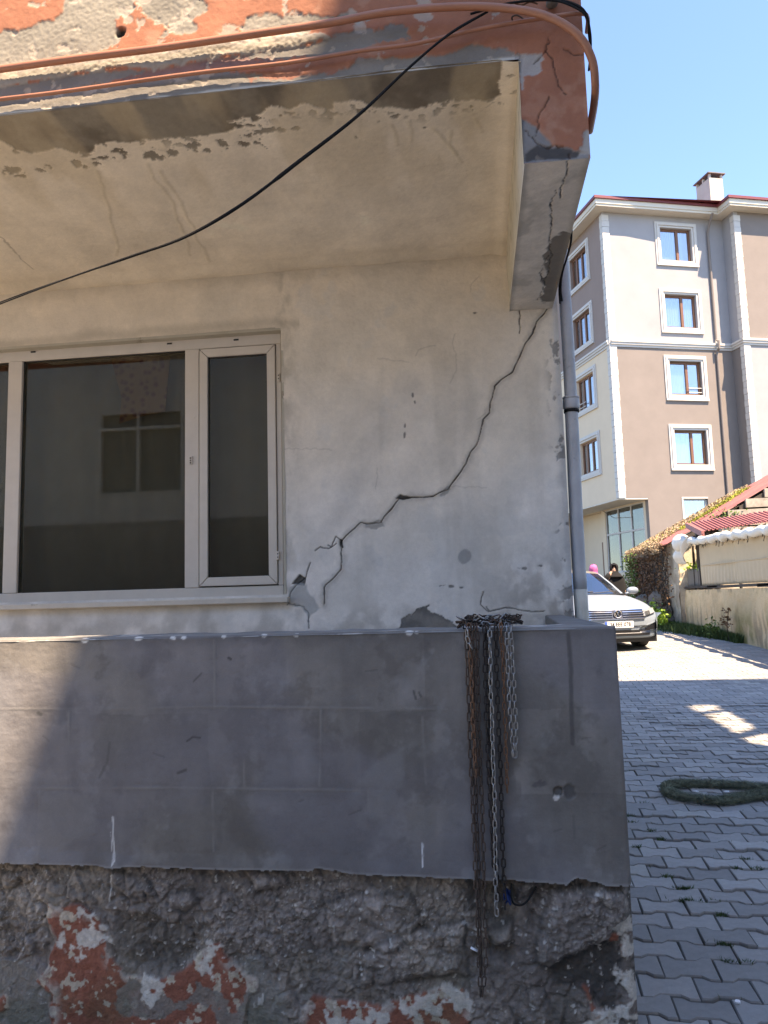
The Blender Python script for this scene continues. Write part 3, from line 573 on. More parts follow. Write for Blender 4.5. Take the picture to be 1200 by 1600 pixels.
def pl_fn(P):
    x, z = P[..., 0], P[..., 2]
    med = fbm(x, z, 9, 6, 161, .6); fine = fbm(x, z, 70, 4, 162, .6); big = fbm(x, z, 2.5, 4, 163)
    c = np.zeros(P.shape) + np.array([.25, .21, .172]); c = mix(c, (.145, .122, .10), sstep(.42, .6, big) * .7); c = mix(c, (.28, .25, .215), sstep(.54, .68, fbm(x, z, 5, 6, 164)) * .6)
    c = mix(c, (.21, .18, .17), sstep(.5, .62, fbm(x, z, 3, 4, 165)) * .4)
    c = mul(c, .45 + .55 * med + .55 * fine)
    h = jit(x, z, .012, 5, 166) + jit(x, z, .008, 17, 167) + jit(x, z, .006, 55, 168) + jit(x, z, .003, 130, 181)
    wx, wz = x + jit(x, z, .012, 20, 182), z + jit(x, z, .012, 20, 183)
    f1, f2, ci = worley(wx, wz, 62, 1); ex = sstep(.42, .60, fbm(x, z, 6, 4, 184)); gr = sstep(.0, .28, f2 - f1) * (ci > .45) * ex; h = h + gr * .005 * ci; c = mul(c, 1 + gr * (ci - .62) * 1.1 - .22 * ex * (1 - sstep(0, .2, f2 - f1)))
    f1, f2, ci = worley(wx, wz, 17, 2); gs = sstep(.04, .22, f2 - f1); h = h + gs * .010 * (ci - .2); c = mul(c, .80 + .20 * gs + .30 * (ci - .5))
    f1, f2, ci = worley(wx, wz, 130, 3); gt = sstep(.45, .2, f1) * (ci > .72); c = mix(c, (.42, .38, .33), gt * .55 * ex); h = h + gt * .002
    rid = 1 - np.abs(fbm(x, z, 13, 4, 169) - .5) * 6; h = h - np.clip(rid, 0, 1) * .006; c = mul(c, 1 - .25 * np.clip(rid, 0, 1))
    flat = np.zeros(x.shape); J = jit(x, z, .022, 22, 170); J2 = jit(x, z, .03, 38, 171)
    for p, hh in BUMP:
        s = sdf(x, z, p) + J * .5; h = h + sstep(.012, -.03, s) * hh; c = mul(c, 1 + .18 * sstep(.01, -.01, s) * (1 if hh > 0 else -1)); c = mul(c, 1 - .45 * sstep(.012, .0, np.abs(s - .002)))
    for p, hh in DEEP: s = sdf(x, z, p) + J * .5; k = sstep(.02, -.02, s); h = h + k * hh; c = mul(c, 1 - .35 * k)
    s = sdf(x, z, WET) + J * .5; k = sstep(.008, -.008, s); c = mix(c, (.045, .04, .035), k * .8)
    for p in GRY:
        s = sdf(x, z, p) + J; k = sstep(.006, -.006, s); c = mix(c, (.20, .185, .16), k * .75); h = h * (1 - .6 * k) + k * .006
    for p in RED:
        s = sdf(x, z, p) + J * .8; k = sstep(.005, -.005, s); r = np.zeros(P.shape) + np.array([.27, .095, .058]); r = mul(r, .72 + .5 * med)
        kw = sstep(.57, .60, fbm(x, z, 20, 6, 172)) * .8; r = mix(r, (.45, .42, .36), kw * sstep(.04, .0, np.abs(s)) )
        kw = sstep(.63, .65, fbm(x, z, 34, 5, 173)); r = mix(r, (.50, .44, .34), kw * .85)
        kg = sstep(.66, .68, fbm(x + 2, z, 9, 6, 174)); r = mix(r, (.21, .185, .155), kg * .85)
        c = c * (1 - k[..., None]) + r * k[..., None]; h = h * (1 - .72 * k) + k * .008; flat = np.maximum(flat, k)
    for p in WHT:
        s = sdf(x, z, p) + J2; k = sstep(.003, -.003, s) * sstep(.36, .44, fbm(x, z, 26, 5, 175)); c = mix(c, (.58, .54, .475), k * .9); h = h * (1 - .5 * k) + k * .005
    # pebbles and lime crumbs of the aggregate
    ag = sstep(.80, .83, fbm(x, z, 75, 2, 176)) * (1 - flat); c = mix(c, (.46, .44, .40), ag * .8); h = h + ag * .003
    r = random.Random(5)
    for i in range(70):
        if i < 40: a, b_ = r.uniform(-.75, -.15), r.uniform(.40, .56)
        else: a, b_ = r.uniform(-1.5, .35), r.uniform(.12, .55)
        rad = r.choice([.001, .0015, .002, .003, .005]); s = np.hypot(x - a, (z - b_) * 1.3) - rad; k = sstep(.002, -.001, s); c = mix(c, (.50, .48, .45), k * .85 * (1 - flat)); h = h + k * rad * .7
    mk = dline(x, z, pz([(176,1366),(173,1395),(171,1408)])); c = mix(c, (.55, .54, .50), sstep(.003, .001, mk) * .8)
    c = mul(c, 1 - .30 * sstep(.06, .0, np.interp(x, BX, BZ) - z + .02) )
    mo = sstep(.35, .0, z - .06) * sstep(.55, .65, fbm(x, z, 7, 5, 177)); c = mix(c, (.06, .08, .03), mo * .3)
    e = sstep(.0, .04, XP + .01 - x + jit(z, z * .3, .012, 8, 178)); h = h * (.25 + .75 * e) - .02 * (1 - e)
    return h, c
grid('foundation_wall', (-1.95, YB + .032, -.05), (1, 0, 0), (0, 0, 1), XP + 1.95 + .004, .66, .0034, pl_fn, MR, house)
b = MB(); b.box((-3.4, YB + .07, -.2), (XP - .03, YW, .498)); b.box((-3.4, YB + .03, -.2), (-1.952, YB + .07, .573)); b.hexa([(XP-.03, YB+.062, -.2), (XP, YB+.062, -.2), (XP, YW, -.2), (XP-.03, YW, -.2), (XP-.03, YB+.062, .56), (XP, YB+.062, .56), (XP, YW, .56), (XP-.03, YW, .56)])
b.build('foundation_core', mat('foundation_side', (.15, .13, .11), .95, var=.4, scale=9, bump=.8), house)
# --- window
YG = YW + .05           # frame face
def w(px, py, y=YG): return onY(px, py, y)
win = MB(); zt, zb_ = w(288, 541)[2], w(287, 938)[2]
zt_top = w(300, 523)[2]
xR = w(441, 720)[0]
fz0 = w(287, 919)[2]; fz1 = w(288, 547)[2]
win.box((-3.4, YG, fz1), (xR, YG + .06, WZ1 + .03)); win.box((-3.4, YG, zb_ - .02), (xR, YG + .06, fz0))
m1a, m1b = w(9, 740)[0], w(31, 740)[0]; m2a, m2b = w(289, 740)[0], w(311, 740)[0]
win.box((m1a, YG - .004, fz0), (m1b, YG + .055, fz1)); win.box((m2a, YG - .004, fz0), (m2b, YG + .055, fz1)); win.box((xR - .028, YG - .002, fz0), (xR, YG + .055, fz1))
window = win.build('window', M['pvc'], house, bevel=.004)
# sash on the right
sx0, sx1 = m2b + .006, xR - .031; sz0, sz1 = fz0 + .006, fz1 - .006; t = .046
def mitre_frame(x0, x1, z0, z1, t, y0, y1):
    for q in ([(x0,z0),(x1,z0),(x1-t,z0+t),(x0+t,z0+t)], [(x0,z1),(x0+t,z1-t),(x1-t,z1-t),(x1,z1)], [(x0,z0),(x0+t,z0+t),(x0+t,z1-t),(x0,z1)], [(x1,z0),(x1,z1),(x1-t,z1-t),(x1-t,z0+t)]):
        c = np.mean(q, 0); q = [tuple(np.array(p) + (c - np.array(p)) * .004) for p in q]
        MB().prism(q, 1, y0, y1).build('sash_rail', M['pvc'], window, bevel=.003)
mitre_frame(sx0, sx1, sz0, sz1, t, YG - .012, YG + .04)
b = MB(); g = .005
for x0, x1, z0, z1 in [(sx0 - .005, sx1 + .005, sz0 - .005, sz1 + .005)]:
    b.box((x0, YG + .01, z0), (x0 + g, YG + .012, z1)); b.box((x1 - g, YG + .01, z0), (x1, YG + .012, z1)); b.box((x0, YG + .01, z0), (x1, YG + .012, z0 + g)); b.box((x0, YG + .01, z1 - g), (x1, YG + .012, z1))
def gask(b, x0, x1, z0, z1, y, g=.004):
    b.box((x0, y, z0), (x0 + g, y + .006, z1)); b.box((x1 - g, y, z0), (x1, y + .006, z1)); b.box((x0, y, z0), (x1, y + .006, z0 + g)); b.box((x0, y, z1 - g), (x1, y + .006, z1))
gask(b, sx0 + t, sx1 - t, sz0 + t, sz1 - t, YG + .0); gask(b, m1b, m2a, fz0, fz1, YG + .012); gask(b, -3.4, m1a, fz0, fz1, YG + .012)
b.build('gasket', M['pvcline'], window)
for x0, x1, z0, z1, y in [(m1b, m2a, fz0, fz1, YG + .022), (sx0 + t, sx1 - t, sz0 + t, sz1 - t, YG + .008), (-3.4, m1a, fz0, fz1, YG + .022)]:
    MB().box((x0, y, z0), (x1, y + .004, z1)).build('pane', M['glass'], window)
for px, py in [(52, 550), (265, 537), (369, 531)]:
    p = w(px, py); MB().box((p[0] - .014, YG - .003, p[2] - .004), (p[0] + .014, YG, p[2] + .004)).build('drain_slot', M['pvcline'], window)

p = w(299, 720); b = MB(); b.box((p[0] - .008, YG - .012, p[2] - .022), (p[0] + .008, YG - .002, p[2] + .022)); lock = b.build('lock', M['pvc'], window)
b = MB()
for dz in (-.013, 0, .013): b.box((p[0] - .004, YG - .0135, p[2] + dz - .004), (p[0] + .003, YG - .0115, p[2] + dz + .004))
b.build('screw_hole', M['rust'], window)
for px, py in [(440, 590), (439, 868)]:
    p = w(px, py); b = MB(); b.box((p[0] - .02, YG - .016, p[2] - .022), (p[0] - .006, YG - .002, p[2] + .022)); hg = b.build('hinge', M['pvc'], window, bevel=.002)
    b = MB()
    for dz in (-.009, .009): b.box((p[0] - .016, YG - .0175, p[2] + dz - .003), (p[0] - .010, YG - .0155, p[2] + dz + .003))
    b.build('hinge_screw', M['pvcline'], window)
# curtain and patterned cloth inside
def cloth_grid(name, p0, U, V, lu, lv, nu, nv, f, material, parent=None, sm=True):
    P0, U, V = map(lambda a: np.array(a, float), (p0, U, V)); Nn = nrm(np.cross(U, V)); b = MB(); vs_ = []
    for i in range(nu + 1):
        for j in range(nv + 1):
            u, v = i / nu, j / nv; r = f(u, v); r = (0, 0, r) if not hasattr(r, '__len__') else r
            vs_.append(P0 + U * (u * lu + r[0]) + V * (v * lv + r[1]) + Nn * r[2])
    b.add(vs_, [(i*(nv+1)+j, (i+1)*(nv+1)+j, (i+1)*(nv+1)+j+1, i*(nv+1)+j+1) for i in range(nu) for j in range(nv)])
    return b.build(name, material, parent, smooth=sm)
def thick(o, t): m = o.modifiers.new('thickness', 'SOLIDIFY'); m.thickness = t; m.offset = 0; return o
cu = thick(cloth_grid('curtain', (-3.4, YG + .16, 1.40), (1, 0, 0), (0, 0, 1), 2.45, 1.5, 160, 2, lambda u, v: .010 * math.sin(u * 95) + .006 * math.sin(u * 41 + 2), M['curtain'], None), .003)
tag(cu, 'dark olive curtain hanging behind the window panes', 'curtain')
pc = [onY(*q, YG + .10) for q in [(172,556),(190,622),(186,662),(222,650),(258,642),(266,556)]]
b = MB(); b.prism([(p[0], p[2]) for p in pc], 1, YG + .10, YG + .104); o = b.build('patterned_cloth', M['pattern']); tag(o, 'reddish cloth with yellow spots hanging inside the big window pane', 'cloth')
b = MB(); b.box((-3.4, YG + .9, 1.2), (.1, YG + .95, 3.2)); b.build('room_back_wall', M['interior'], house)
# sill
sil = MB(); a = onY(448, 938, YW - .03); z1 = 1.428; sil.box((-3.4, YW - .045, z1 - .028), (a[0] + .008, YG + .06, z1)); sil.build('window_sill', M['marble'], house, bevel=.004)
# ------------------------------------------------------------------ downpipe
px0 = .505; py0 = 3.95
dp = empty('downpipe', (px0, py0, 0)); tag(dp, 'grey painted downpipe at the right corner of the cracked wall', 'pipe')
def wob(z): return np.array([.004 * math.sin(z * 3), .003 * math.cos(z * 2.2), z])
zc = onY(880, 632, py0)[2]
MB().tube([wob(z) for z in np.linspace(1.42, zc + .01, 14)], .0335, 18).build('lower_pipe', M['pipe'], dp, smooth=True)
MB().tube([wob(z) for z in np.linspace(zc - .02, 3.3, 16)], .031, 18).build('upper_pipe', M['pipe'], dp, smooth=True)
MB().tube([wob(z) for z in np.linspace(1.0, 1.425, 6)], .0345, 18).build('pipe_foot', M['pipe_white'], dp, smooth=True)
col = MB().tube([wob(z) for z in (zc - .028, zc - .02, zc + .02, zc + .03)], [.037, .042, .042, .037], 18).build('collar', M['pipe'], dp, smooth=True)
MB().tube([wob(z) for z in (zc - .045, zc - .03)], .0385, 18).build('gasket_ring', M['black'], dp, smooth=True)
MB().tube([wob(z) for z in (zc + .026, zc + .032, zc + .038)], [.040, .044, .040], 18).build('collar_rim', M['pipe'], dp, smooth=True)
# ------------------------------------------------------------------ conduits and cables on the facade
def spline(pts, n=8):
    pts = [np.array(p, float) for p in pts]; P = [2*pts[0]-pts[1]] + pts + [2*pts[-1]-pts[-2]]; out = []
    for i in range(1, len(P) - 2):
        for k in range(n):
            t = k / n; p0, p1, p2, p3 = P[i-1:i+3]
            out.append(.5 * ((2*p1) + (-p0+p2)*t + (2*p0-5*p1+4*p2-p3)*t*t + (-p0+3*p1-3*p2+p3)*t**3))
    out.append(pts[-1]); return out
def ypath(pts): return spline([onY(a, b_, y) for a, b_, y in pts])
b = MB().tube(ypath([(-40,114,2.49),(0,108,2.49),(130,90,2.49),(250,75,2.49),(400,53,2.485),(520,35,2.48),(600,20,2.47),(700,11,2.46),(780,12,2.45),(850,24,2.44),(900,52,2.44),(924,90,2.46),(930,130,2.50),(928,165,2.58),(921,205,2.72)]), .0135, 12)
tag(b.build('conduit', M['orange'], smooth=True), 'thick orange painted conduit curving over the upper corner of the house', 'conduit', 'orange conduits on the upper wall')
b = MB().tube(ypath([(-40,161,2.50),(0,155,2.50),(100,143,2.50),(300,115,2.50),(450,98,2.498),(560,80,2.495),(650,68,2.49),(750,45,2.485),(850,28,2.48),(905,21,2.48),(918,28,2.52),(917,50,2.62)]), .0075, 10)
tag(b.build('conduit', M['orange'], smooth=True), 'thin orange painted conduit running below the thick one', 'conduit', 'orange conduits on the upper wall')
path = ypath([(-40,491,2.05),(0,475,2.08),(100,437,2.12),(200,402,2.18),(290,370,2.22),(380,318,2.27),(470,250,2.32),(560,180,2.37),(640,105,2.42),(700,55,2.45),(762,18,2.47)])
rr = [.0022 + .0035 * max(0, 1 - abs(i / len(path) - .47) * 3.2) + (.0022 if i > len(path) * .55 else 0) for i in range(len(path))]
tag(MB().tube(path, rr, 8).build('cable', M['black'], smooth=True), 'black cable sagging across the cream soffit in front of the window', 'cable', 'black cables')
path2 = [p + np.array([0, .004, .0035 + .0045 * math.sin(i * .19)]) for i, p in enumerate(path)]
tag(MB().tube(path2, .0018, 6).build('cable', M['black'], smooth=True), 'thinner black wire twisted along the sagging cable', 'cable', 'black cables')
tag(MB().tube(ypath([(735,22,2.49),(762,14,2.49),(790,6,2.485),(830,1,2.48),(868,1,2.47),(895,10,2.46),(915,24,2.46),(922,50,2.50),(923,80,2.56),(920,110,2.66)]), .004, 8).build('cable', M['black'], smooth=True), 'black cable looping round the top right corner of the orange wall', 'cable', 'black cables')
tag(MB().tube(ypath([(855,-4,2.485),(890,4,2.47),(910,14,2.46),(919,32,2.48),(921,60,2.55),(930,120,2.62),(928,160,2.66),(922,192,2.72)]), .0045, 8).build('cable', M['black'], smooth=True), 'black cable behind the thick orange conduit at the corner', 'cable', 'black cables')
for q, l in [([(893,350,3.2),(892,378,3.3),(886,402,3.45),(879,425,3.6),(876,450,3.75),(878,470,3.88)], 'black cable hanging down beside the beam to the downpipe'), ([(880,405,3.5),(877,430,3.7),(874,452,3.8),(875,474,3.9)], 'short black cable end hanging behind the beam corner')]:
    tag(MB().tube(ypath(q), .005, 8).build('cable', M['black'], smooth=True), l, 'cable', 'black cables')
# rusty wire ties and bracket above the conduit
tag(MB().tube(ypath([(785,10,2.50),(800,4,2.49),(815,8,2.49),(828,3,2.49),(840,6,2.50)]), .0028, 6).build('wire_tie', M['rust3'], smooth=True), 'short rusty wire twisted above the conduit bend', 'wire')
tag(MB().tube(ypath([(802,35,2.505),(800,27,2.49),(808,24,2.485),(818,30,2.49),(826,34,2.50),(835,30,2.505)]), .0028, 6).build('wire_tie', M['rust'], smooth=True), 'rusty wire loop holding the thin conduit', 'wire')
p = onY(862, 3, 2.5); tag(MB().lathe([(.012, -.016), (.02, -.010), (.02, .0), (.01, .01), (.01, .03)], tuple(p), 12).build('insulator', M['cdark'], smooth=True), 'small dark insulator knob at the top of the orange wall', 'insulator')
# ------------------------------------------------------------------ chains
def link_mesh(name, L, W, r, material, seg=14, rs=6):
    pts = []; hw = W / 2 - r; hl = L / 2 - r; st = hl - hw
    for k in range(seg):
        q = 2 * math.pi * k / seg; x, z = hw * math.cos(q), hw * math.sin(q); z += st if z >= 0 else -st; pts.append((x, 0, z))
    return MB().tube(pts, r, rs, closed=True).mesh(name, material, True)
LM = {'steel': link_mesh('link', .027, .0155, .0021, M['steel']), 'rust': link_mesh('link', .033, .015, .0021, M['rust']), 'dark': link_mesh('link', .030, .016, .0023, M['rust2']), 'orust': link_mesh('link', .028, .0145, .002, M['rust3'])}
LP_ = {'steel': .0205, 'rust': .0268, 'dark': .0235, 'orust': .0218}
def chain(path, kind, label, ry=.4):
    """links laid along a 3-D path, alternate ones turned a quarter turn"""
    r = random.Random(len(label)); root = empty('chain', tuple(path[0])); tag(root, label, 'chain', 'chains hung over the parapet')
    seg = [np.linalg.norm(path[i+1] - path[i]) for i in range(len(path) - 1)]; cum = np.concatenate([[0], np.cumsum(seg)]); s = 0; k = 0; pit = LP_[kind]; arr = np.array(path)
    tw = r.uniform(-.4, .4)
    while s < cum[-1]:
        p = np.array([np.interp(s, cum, arr[:, i]) for i in range(3)]); q = np.array([np.interp(s + .005, cum, arr[:, i]) for i in range(3)]); t = nrm(q - p + 1e-9)
        o = bpy.data.objects.new('link', LM[kind]); link(o, root); tw += r.uniform(-.22, .22); tw *= .93; p = p + np.array([r.uniform(-.0012, .0012), r.uniform(-.0015, .0015), 0])
        rot = Vector(t).to_track_quat('Z', 'Y').to_matrix().to_4x4() @ Matrix.Rotation((math.pi / 2 if k % 2 else 0) + tw, 4, 'Z')
        o.matrix_local = Matrix.Translation(Vector(p - path[0])) @ rot; s += pit; k += 1
    return root
YC_ = YB - .016
def over(x, y0=YC_):   # the part lying over the parapet top
    return [np.array([x + .01, YB + .12, ZP + .014]), np.array([x + .004, YB + .05, ZP + .016]), np.array([x, YB + .006, ZP + .014]), np.array([x, YB - .012, ZP + .002])]
def strand(pts, y=YC_, top=True, loop=0):
    P = [onY(a, b_, y) for a, b_ in pts]
    if top: P = over(P[0][0]) + P
    return spline(P, 6)
def ch(pts, kind, label, y=YC_, top=True): return chain(strand(pts, y, top), kind, label)
ch([(729,1000),(731,1060),(735,1180),(741,1310),(745,1400),(748,1480),(751,1556)], 'rust', 'long rusty chain hanging furthest left, its end below the parapet')
ch([(746,1000),(748,1100),(752,1230),(755,1330),(757,1420),(759,1500),(754,1550)], 'rust', 'long rusty chain just right of the leftmost, meeting its end', YC_ - .003)
ch([(737,1000),(740,1120),(744,1260),(748,1380),(750,1480),(752,1530)], 'rust', 'rusty chain hanging between the two longest strands', YC_ + .006)
ch([(734,1010),(738,1090),(741,1160),(744,1220)], 'orust', 'shorter reddish rusty chain in the left bundle', YC_ - .012)
ch([(741,992),(742,1040),(743,1120),(744,1190),(743,1245)], 'rust', 'short rusty chain at the middle of the left bundle', YC_ - .010)
ch([(762,1000),(765,1100),(770,1230),(774,1330),(776,1380),(778,1410)], 'dark', 'dark iron chain left of the bright steel chain', YC_ + .003)
ch([(757,1000),(759,1090),(763,1190),(769,1300),(772,1360)], 'dark', 'second dark iron chain behind the bright steel one')
ch([(775,1000),(778,1100),(782,1200),(785,1300),(787,1370),(789,1420)], 'dark', 'dark iron chain right of the bright steel chain', YC_ + .003)
ch([(765,992),(767,1060),(769,1140),(772,1230),(774,1320),(775,1390),(776,1436)], 'steel', 'bright steel chain hanging straight down the middle', YC_ - .014)
ch([(784,996),(787,1060),(789,1120),(791,1180),(793,1243)], 'orust', 'orange rusty chain right of the dark strands')
ch([(792,990),(794,1050),(797,1110),(801,1160),(803,1184)], 'steel', 'shorter steel chain, left strand of the loop at the right', YC_ - .004)
ch([(798,990),(801,1040),(804,1090),(806,1140),(805,1184)], 'steel', 'shorter steel chain at the far right of the bundle', YC_ - .004)
ch([(729,984),(731,1000),(737,1012)], 'steel', 'loose steel chain end at the left of the parapet top', YC_ - .012)
# the heap of links lying on the parapet top
r = random.Random(4)
for j in range(9):
    x0 = -.045 + j * .006; P = [np.array([-.055 + .175 * t_ / 7 + r.uniform(-.01, .01), YB + r.uniform(.0, .05), ZP + .012 + r.uniform(0, .028)]) for t_ in range(8)]
    chain(spline(P, 5), ['rust', 'steel', 'dark', 'dark', 'steel', 'rust', 'dark', 'rust', 'steel'][j], ['rusty chain run lying along the parapet top', 'steel chain run lying along the front of the parapet top', 'dark chain heaped on the parapet top', 'dark chain crossing behind the heap on the parapet top', 'steel chain crossing the heap on the parapet top', 'rusty chain under the heap on the parapet top', 'dark chain tail at the back of the parapet top', 'rusty chain looped in the heap on the parapet top', 'steel chain lying uppermost in the heap on the parapet top'][j])
# small stray pieces near the chains
p = onY(742, 1483, YB - .004); tag(MB().tube([p + np.array([-.012, 0, .004]), p + np.array([.008, -.004, -.004])], .0035, 8).build('cigarette_butt', M['white'], smooth=True), 'white cigarette butt stuck in the rough wall left of the long rusty chain', 'cigarette butt')
p = onY(797, 1393, YB + .02); o = thick(cloth_grid('plastic_scrap', tuple(p - np.array([.02, 0, .035])), (1, 0, 0), (0, 0, 1), .022, .042, 8, 10, lambda u, v: .012 * math.sin(u * 9 + v * 7), M['blue'], None), .001); tag(o, 'scrap of blue plastic tucked under the parapet beside the chains', 'plastic scrap')
tag(MB().tube(ypath([(799,1380,2.41),(799,1400,2.40),(803,1412,2.40),(815,1414,2.40),(826,1405,2.41),(838,1385,2.42)]), .003, 6).build('wire', M['black'], smooth=True), 'black wire curving out of the hollow below the parapet', 'wire')
# ================================================================== street
SLOPE = math.atan(SL); b = MB()
b.add([(-60, -40, gz(-40) - .035), (120, -40, gz(-40) - .035), (120, 160, gz(160) - .035), (-60, 160, gz(160) - .035)], [(0, 1, 2, 3)])
gr = b.build('ground', M['soil']); tag(gr, kind='structure')
street = empty('street'); tag(street, kind='structure')
sb = MB(); sb.add([(-14, -8, gz(-8) - .011), (12, -8, gz(-8) - .011), (12, 34, gz(34) - .011), (-14, 34, gz(34) - .011)], [(0, 1, 2, 3)]); sb.build('sand_bed', M['soil'], street)
LX, HI, LO, PIT = .186, .0765, .0535, .13
def outline(gap=.0016, s=1.0):
    h = LX / 2 - gap; a = .058; b_ = .034; hi, lo = HI - gap, LO - gap
    t = [(-h, hi), (-a, hi), (-b_, lo), (b_, lo), (a, hi), (h, hi)]; return [(x * s, y * s) for x, y in t] + [(x * s, -y * s) for x, y in t[::-1]]
def paver_geo(col, r, simple=False):
    o1 = outline(.0017); o2 = outline(.0055); n = len(o1); T = .0
    tl = .007 if simple else .018; tilt = (r.uniform(-tl, tl), r.uniform(-tl, tl)); lift = r.uniform(-.004, .003) * (.3 if simple else 1)
    o1 = [(x + r.uniform(-.0012, .0012), y + r.uniform(-.0012, .0012)) for x, y in o1]
    V = [(x, y, -.03) for x, y in o1] + [(x, y, -.0055) for x, y in o1] + [(x, y, 0) for x, y in o2]
    V = [(x, y, z + lift + x * tilt[0] + y * tilt[1]) for x, y, z in V]
    Fc = [(i, (i+1) % n, n + (i+1) % n, n + i) for i in range(n)]
    Fc += [(n + i, n + (i+1) % n, 2*n + (i+1) % n, 2*n + i) for i in range(n)]
    # concave top split in three
    k = 2 * n; Fc += [(k+11-0, k+0, k+1, k+10)[::-1], (k+10, k+1, k+2, k+9)[::-1], (k+9, k+2, k+3, k+8)[::-1], (k+8, k+3, k+4, k+7)[::-1], (k+7, k+4, k+5, k+6)[::-1]]
    Fc = [f[::-1] for f in Fc]
    return V, Fc
def pcol(r):
    g = r.gauss(.275, .028); c = [g, g * .965, g * .915]
    q = r.random()
    if q < .03: c = [.36, .35, .32]
    elif q < .08: c = [g * 1.15, g * 1.1, g * 1.03]
    elif q < .16: c = [g * .88, g * .86, g * .83]
    return c
var = []
for i in range(26):
    r = random.Random(100 + i); V, Fc = paver_geo(None, r); b = MB(); b.add(V, Fc); me = b.mesh('paver', MPV); a = me.color_attributes.new('Col', 'FLOAT_COLOR', 'POINT')
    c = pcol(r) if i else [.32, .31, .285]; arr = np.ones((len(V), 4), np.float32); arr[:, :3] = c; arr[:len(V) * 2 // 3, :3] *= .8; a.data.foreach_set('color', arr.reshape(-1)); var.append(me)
ROT = -3.5 * math.pi / 180; ca, sa = math.cos(ROT), math.sin(ROT)
def project(p):
    c = RW.T @ (np.array(p) - CAM)
    return (600 + F * c[0] / -c[2], 800 - F * c[1] / -c[2]) if c[2] < -.1 else (1e5, 1e5)
cells = []
for j in range(-60, 232):
    for i in range(-70, 70):
        u = i * LX + (LX / 2 if j % 2 else 0); v = j * PIT + .02; X = u * ca - v * sa + .03; Y = u * sa + v * ca
        if Y < -7 or Y > 33 or X < -12 or X > 7: continue
        if X < .42 and YB + .0 < Y: 
            if X < .38 or Y > 2.45: 
                if X < .36: continue
        if Y > 10 and X > 5.1: continue
        if Y < 2 and not X < 3.8: continue
        q = project((X, Y, gz(Y))); vis = 950 < q[0] < 1240 and 900 < q[1] < 1640
        cells.append((0 if vis else 1, Y if vis else 0, X, Y))
cells.sort(); near = cells[:300]; rest = cells[300:]
for k, (_, _, X, Y) in enumerate(near):
    r = random.Random(k * 7 + 1); o = bpy.data.objects.new('paver', var[0] if r.random() < .025 else r.choice(var[1:])); link(o, street)
    o.location = (X + r.uniform(-.0015, .0015), Y + r.uniform(-.0015, .0015), gz(Y) + r.uniform(-.0025, .0025)); o.rotation_euler = (SLOPE + r.uniform(-.008, .008), r.uniform(-.008, .008), ROT + r.uniform(-.007, .007) + (math.pi if r.random() < .5 else 0))
nt_ = [paver_geo(None, random.Random(500 + i), True) for i in range(16)]
VV = []; CC = []; FF = []; off = 0
FA = np.array([f for f in nt_[0][1]]); NV = [np.array(g[0]) for g in nt_]
for k, (_, _, X, Y) in enumerate(rest):
    r = random.Random(k + 9000); v = NV[k % 16]; a2 = ROT + (math.pi if k % 3 == 0 else 0) + r.uniform(-.006, .006); c_, s_ = math.cos(a2), math.sin(a2)
    x = v[:, 0] * c_ - v[:, 1] * s_ + X; y = v[:, 0] * s_ + v[:, 1] * c_ + Y; z = v[:, 2] + gz(1) * y + r.uniform(-.0008, .0008)
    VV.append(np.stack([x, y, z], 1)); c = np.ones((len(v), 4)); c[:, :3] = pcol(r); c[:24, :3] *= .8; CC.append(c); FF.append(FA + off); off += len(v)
VV = np.concatenate(VV); CC = np.concatenate(CC).astype(np.float32); FF = np.concatenate(FF)
me = bpy.data.meshes.new('paving'); me.vertices.add(len(VV)); me.vertices.foreach_set('co', VV.reshape(-1).astype(np.float32)); me.loops.add(FF.size); me.loops.foreach_set('vertex_index', FF.reshape(-1).astype(np.int32)); me.polygons.add(len(FF)); me.polygons.foreach_set('loop_start', np.arange(0, FF.size, 4, dtype=np.int32)); me.update(calc_edges=True); me.shade_flat()
a = me.color_attributes.new('Col', 'FLOAT_COLOR', 'POINT'); a.data.foreach_set('color', CC.reshape(-1)); me.materials.append(MPV)
o = bpy.data.objects.new('paving', me); link(o, street); o['kind'] = 'stuff'
# ------------------------------------------------------------------ small leaf/blade scatter builder
def blades(name, pts, material, h=(.02, .05), wd=.004, lean=.6, seed=1, parent=None, per=1):
    r = random.Random(seed); b = MB(); V = []; Fs = []
    for p in pts:
        for _ in range(per):
            a = r.uniform(0, 6.28); hh = r.uniform(*h); l = r.uniform(0, lean) * hh; dx, dy = math.cos(a) * l, math.sin(a) * l; a2 = r.uniform(0, 6.28); wx, wy = math.cos(a2) * wd, math.sin(a2) * wd
            x, y, z = p; n = len(V); V += [(x - wx, y - wy, z), (x + wx, y + wy, z), (x + dx * .5 + wx * .8, y + dy * .5 + wy * .8, z + hh * .6), (x + dx, y + dy, z + hh)]; Fs += [(n, n+1, n+2), (n, n+2, n+3)]
    b.v = V; b.f = Fs; return b.build(name, material, parent)
def leaves(name, pts, material, s=(.03, .06), seed=2, parent=None, up=.3):
    r = random.Random(seed); V = []; Fs = []
    for p in pts:
        sz = r.uniform(*s); n_ = nrm([r.gauss(0, 1), r.gauss(0, 1), r.gauss(0, 1) + up]); a = nrm(np.cross(n_, [r.gauss(0, 1), r.gauss(0, 1), r.gauss(0, 1)])); c = np.cross(n_, a); p = np.array(p); n = len(V)
        V += [tuple(p - a * sz * .5), tuple(p + c * sz * .3), tuple(p + a * sz * .5 + n_ * sz * .1), tuple(p - c * sz * .3)]; Fs += [(n, n+1, n+2, n+3)]
    b = MB(); b.v = V; b.f = Fs; return b.build(name, material, parent)
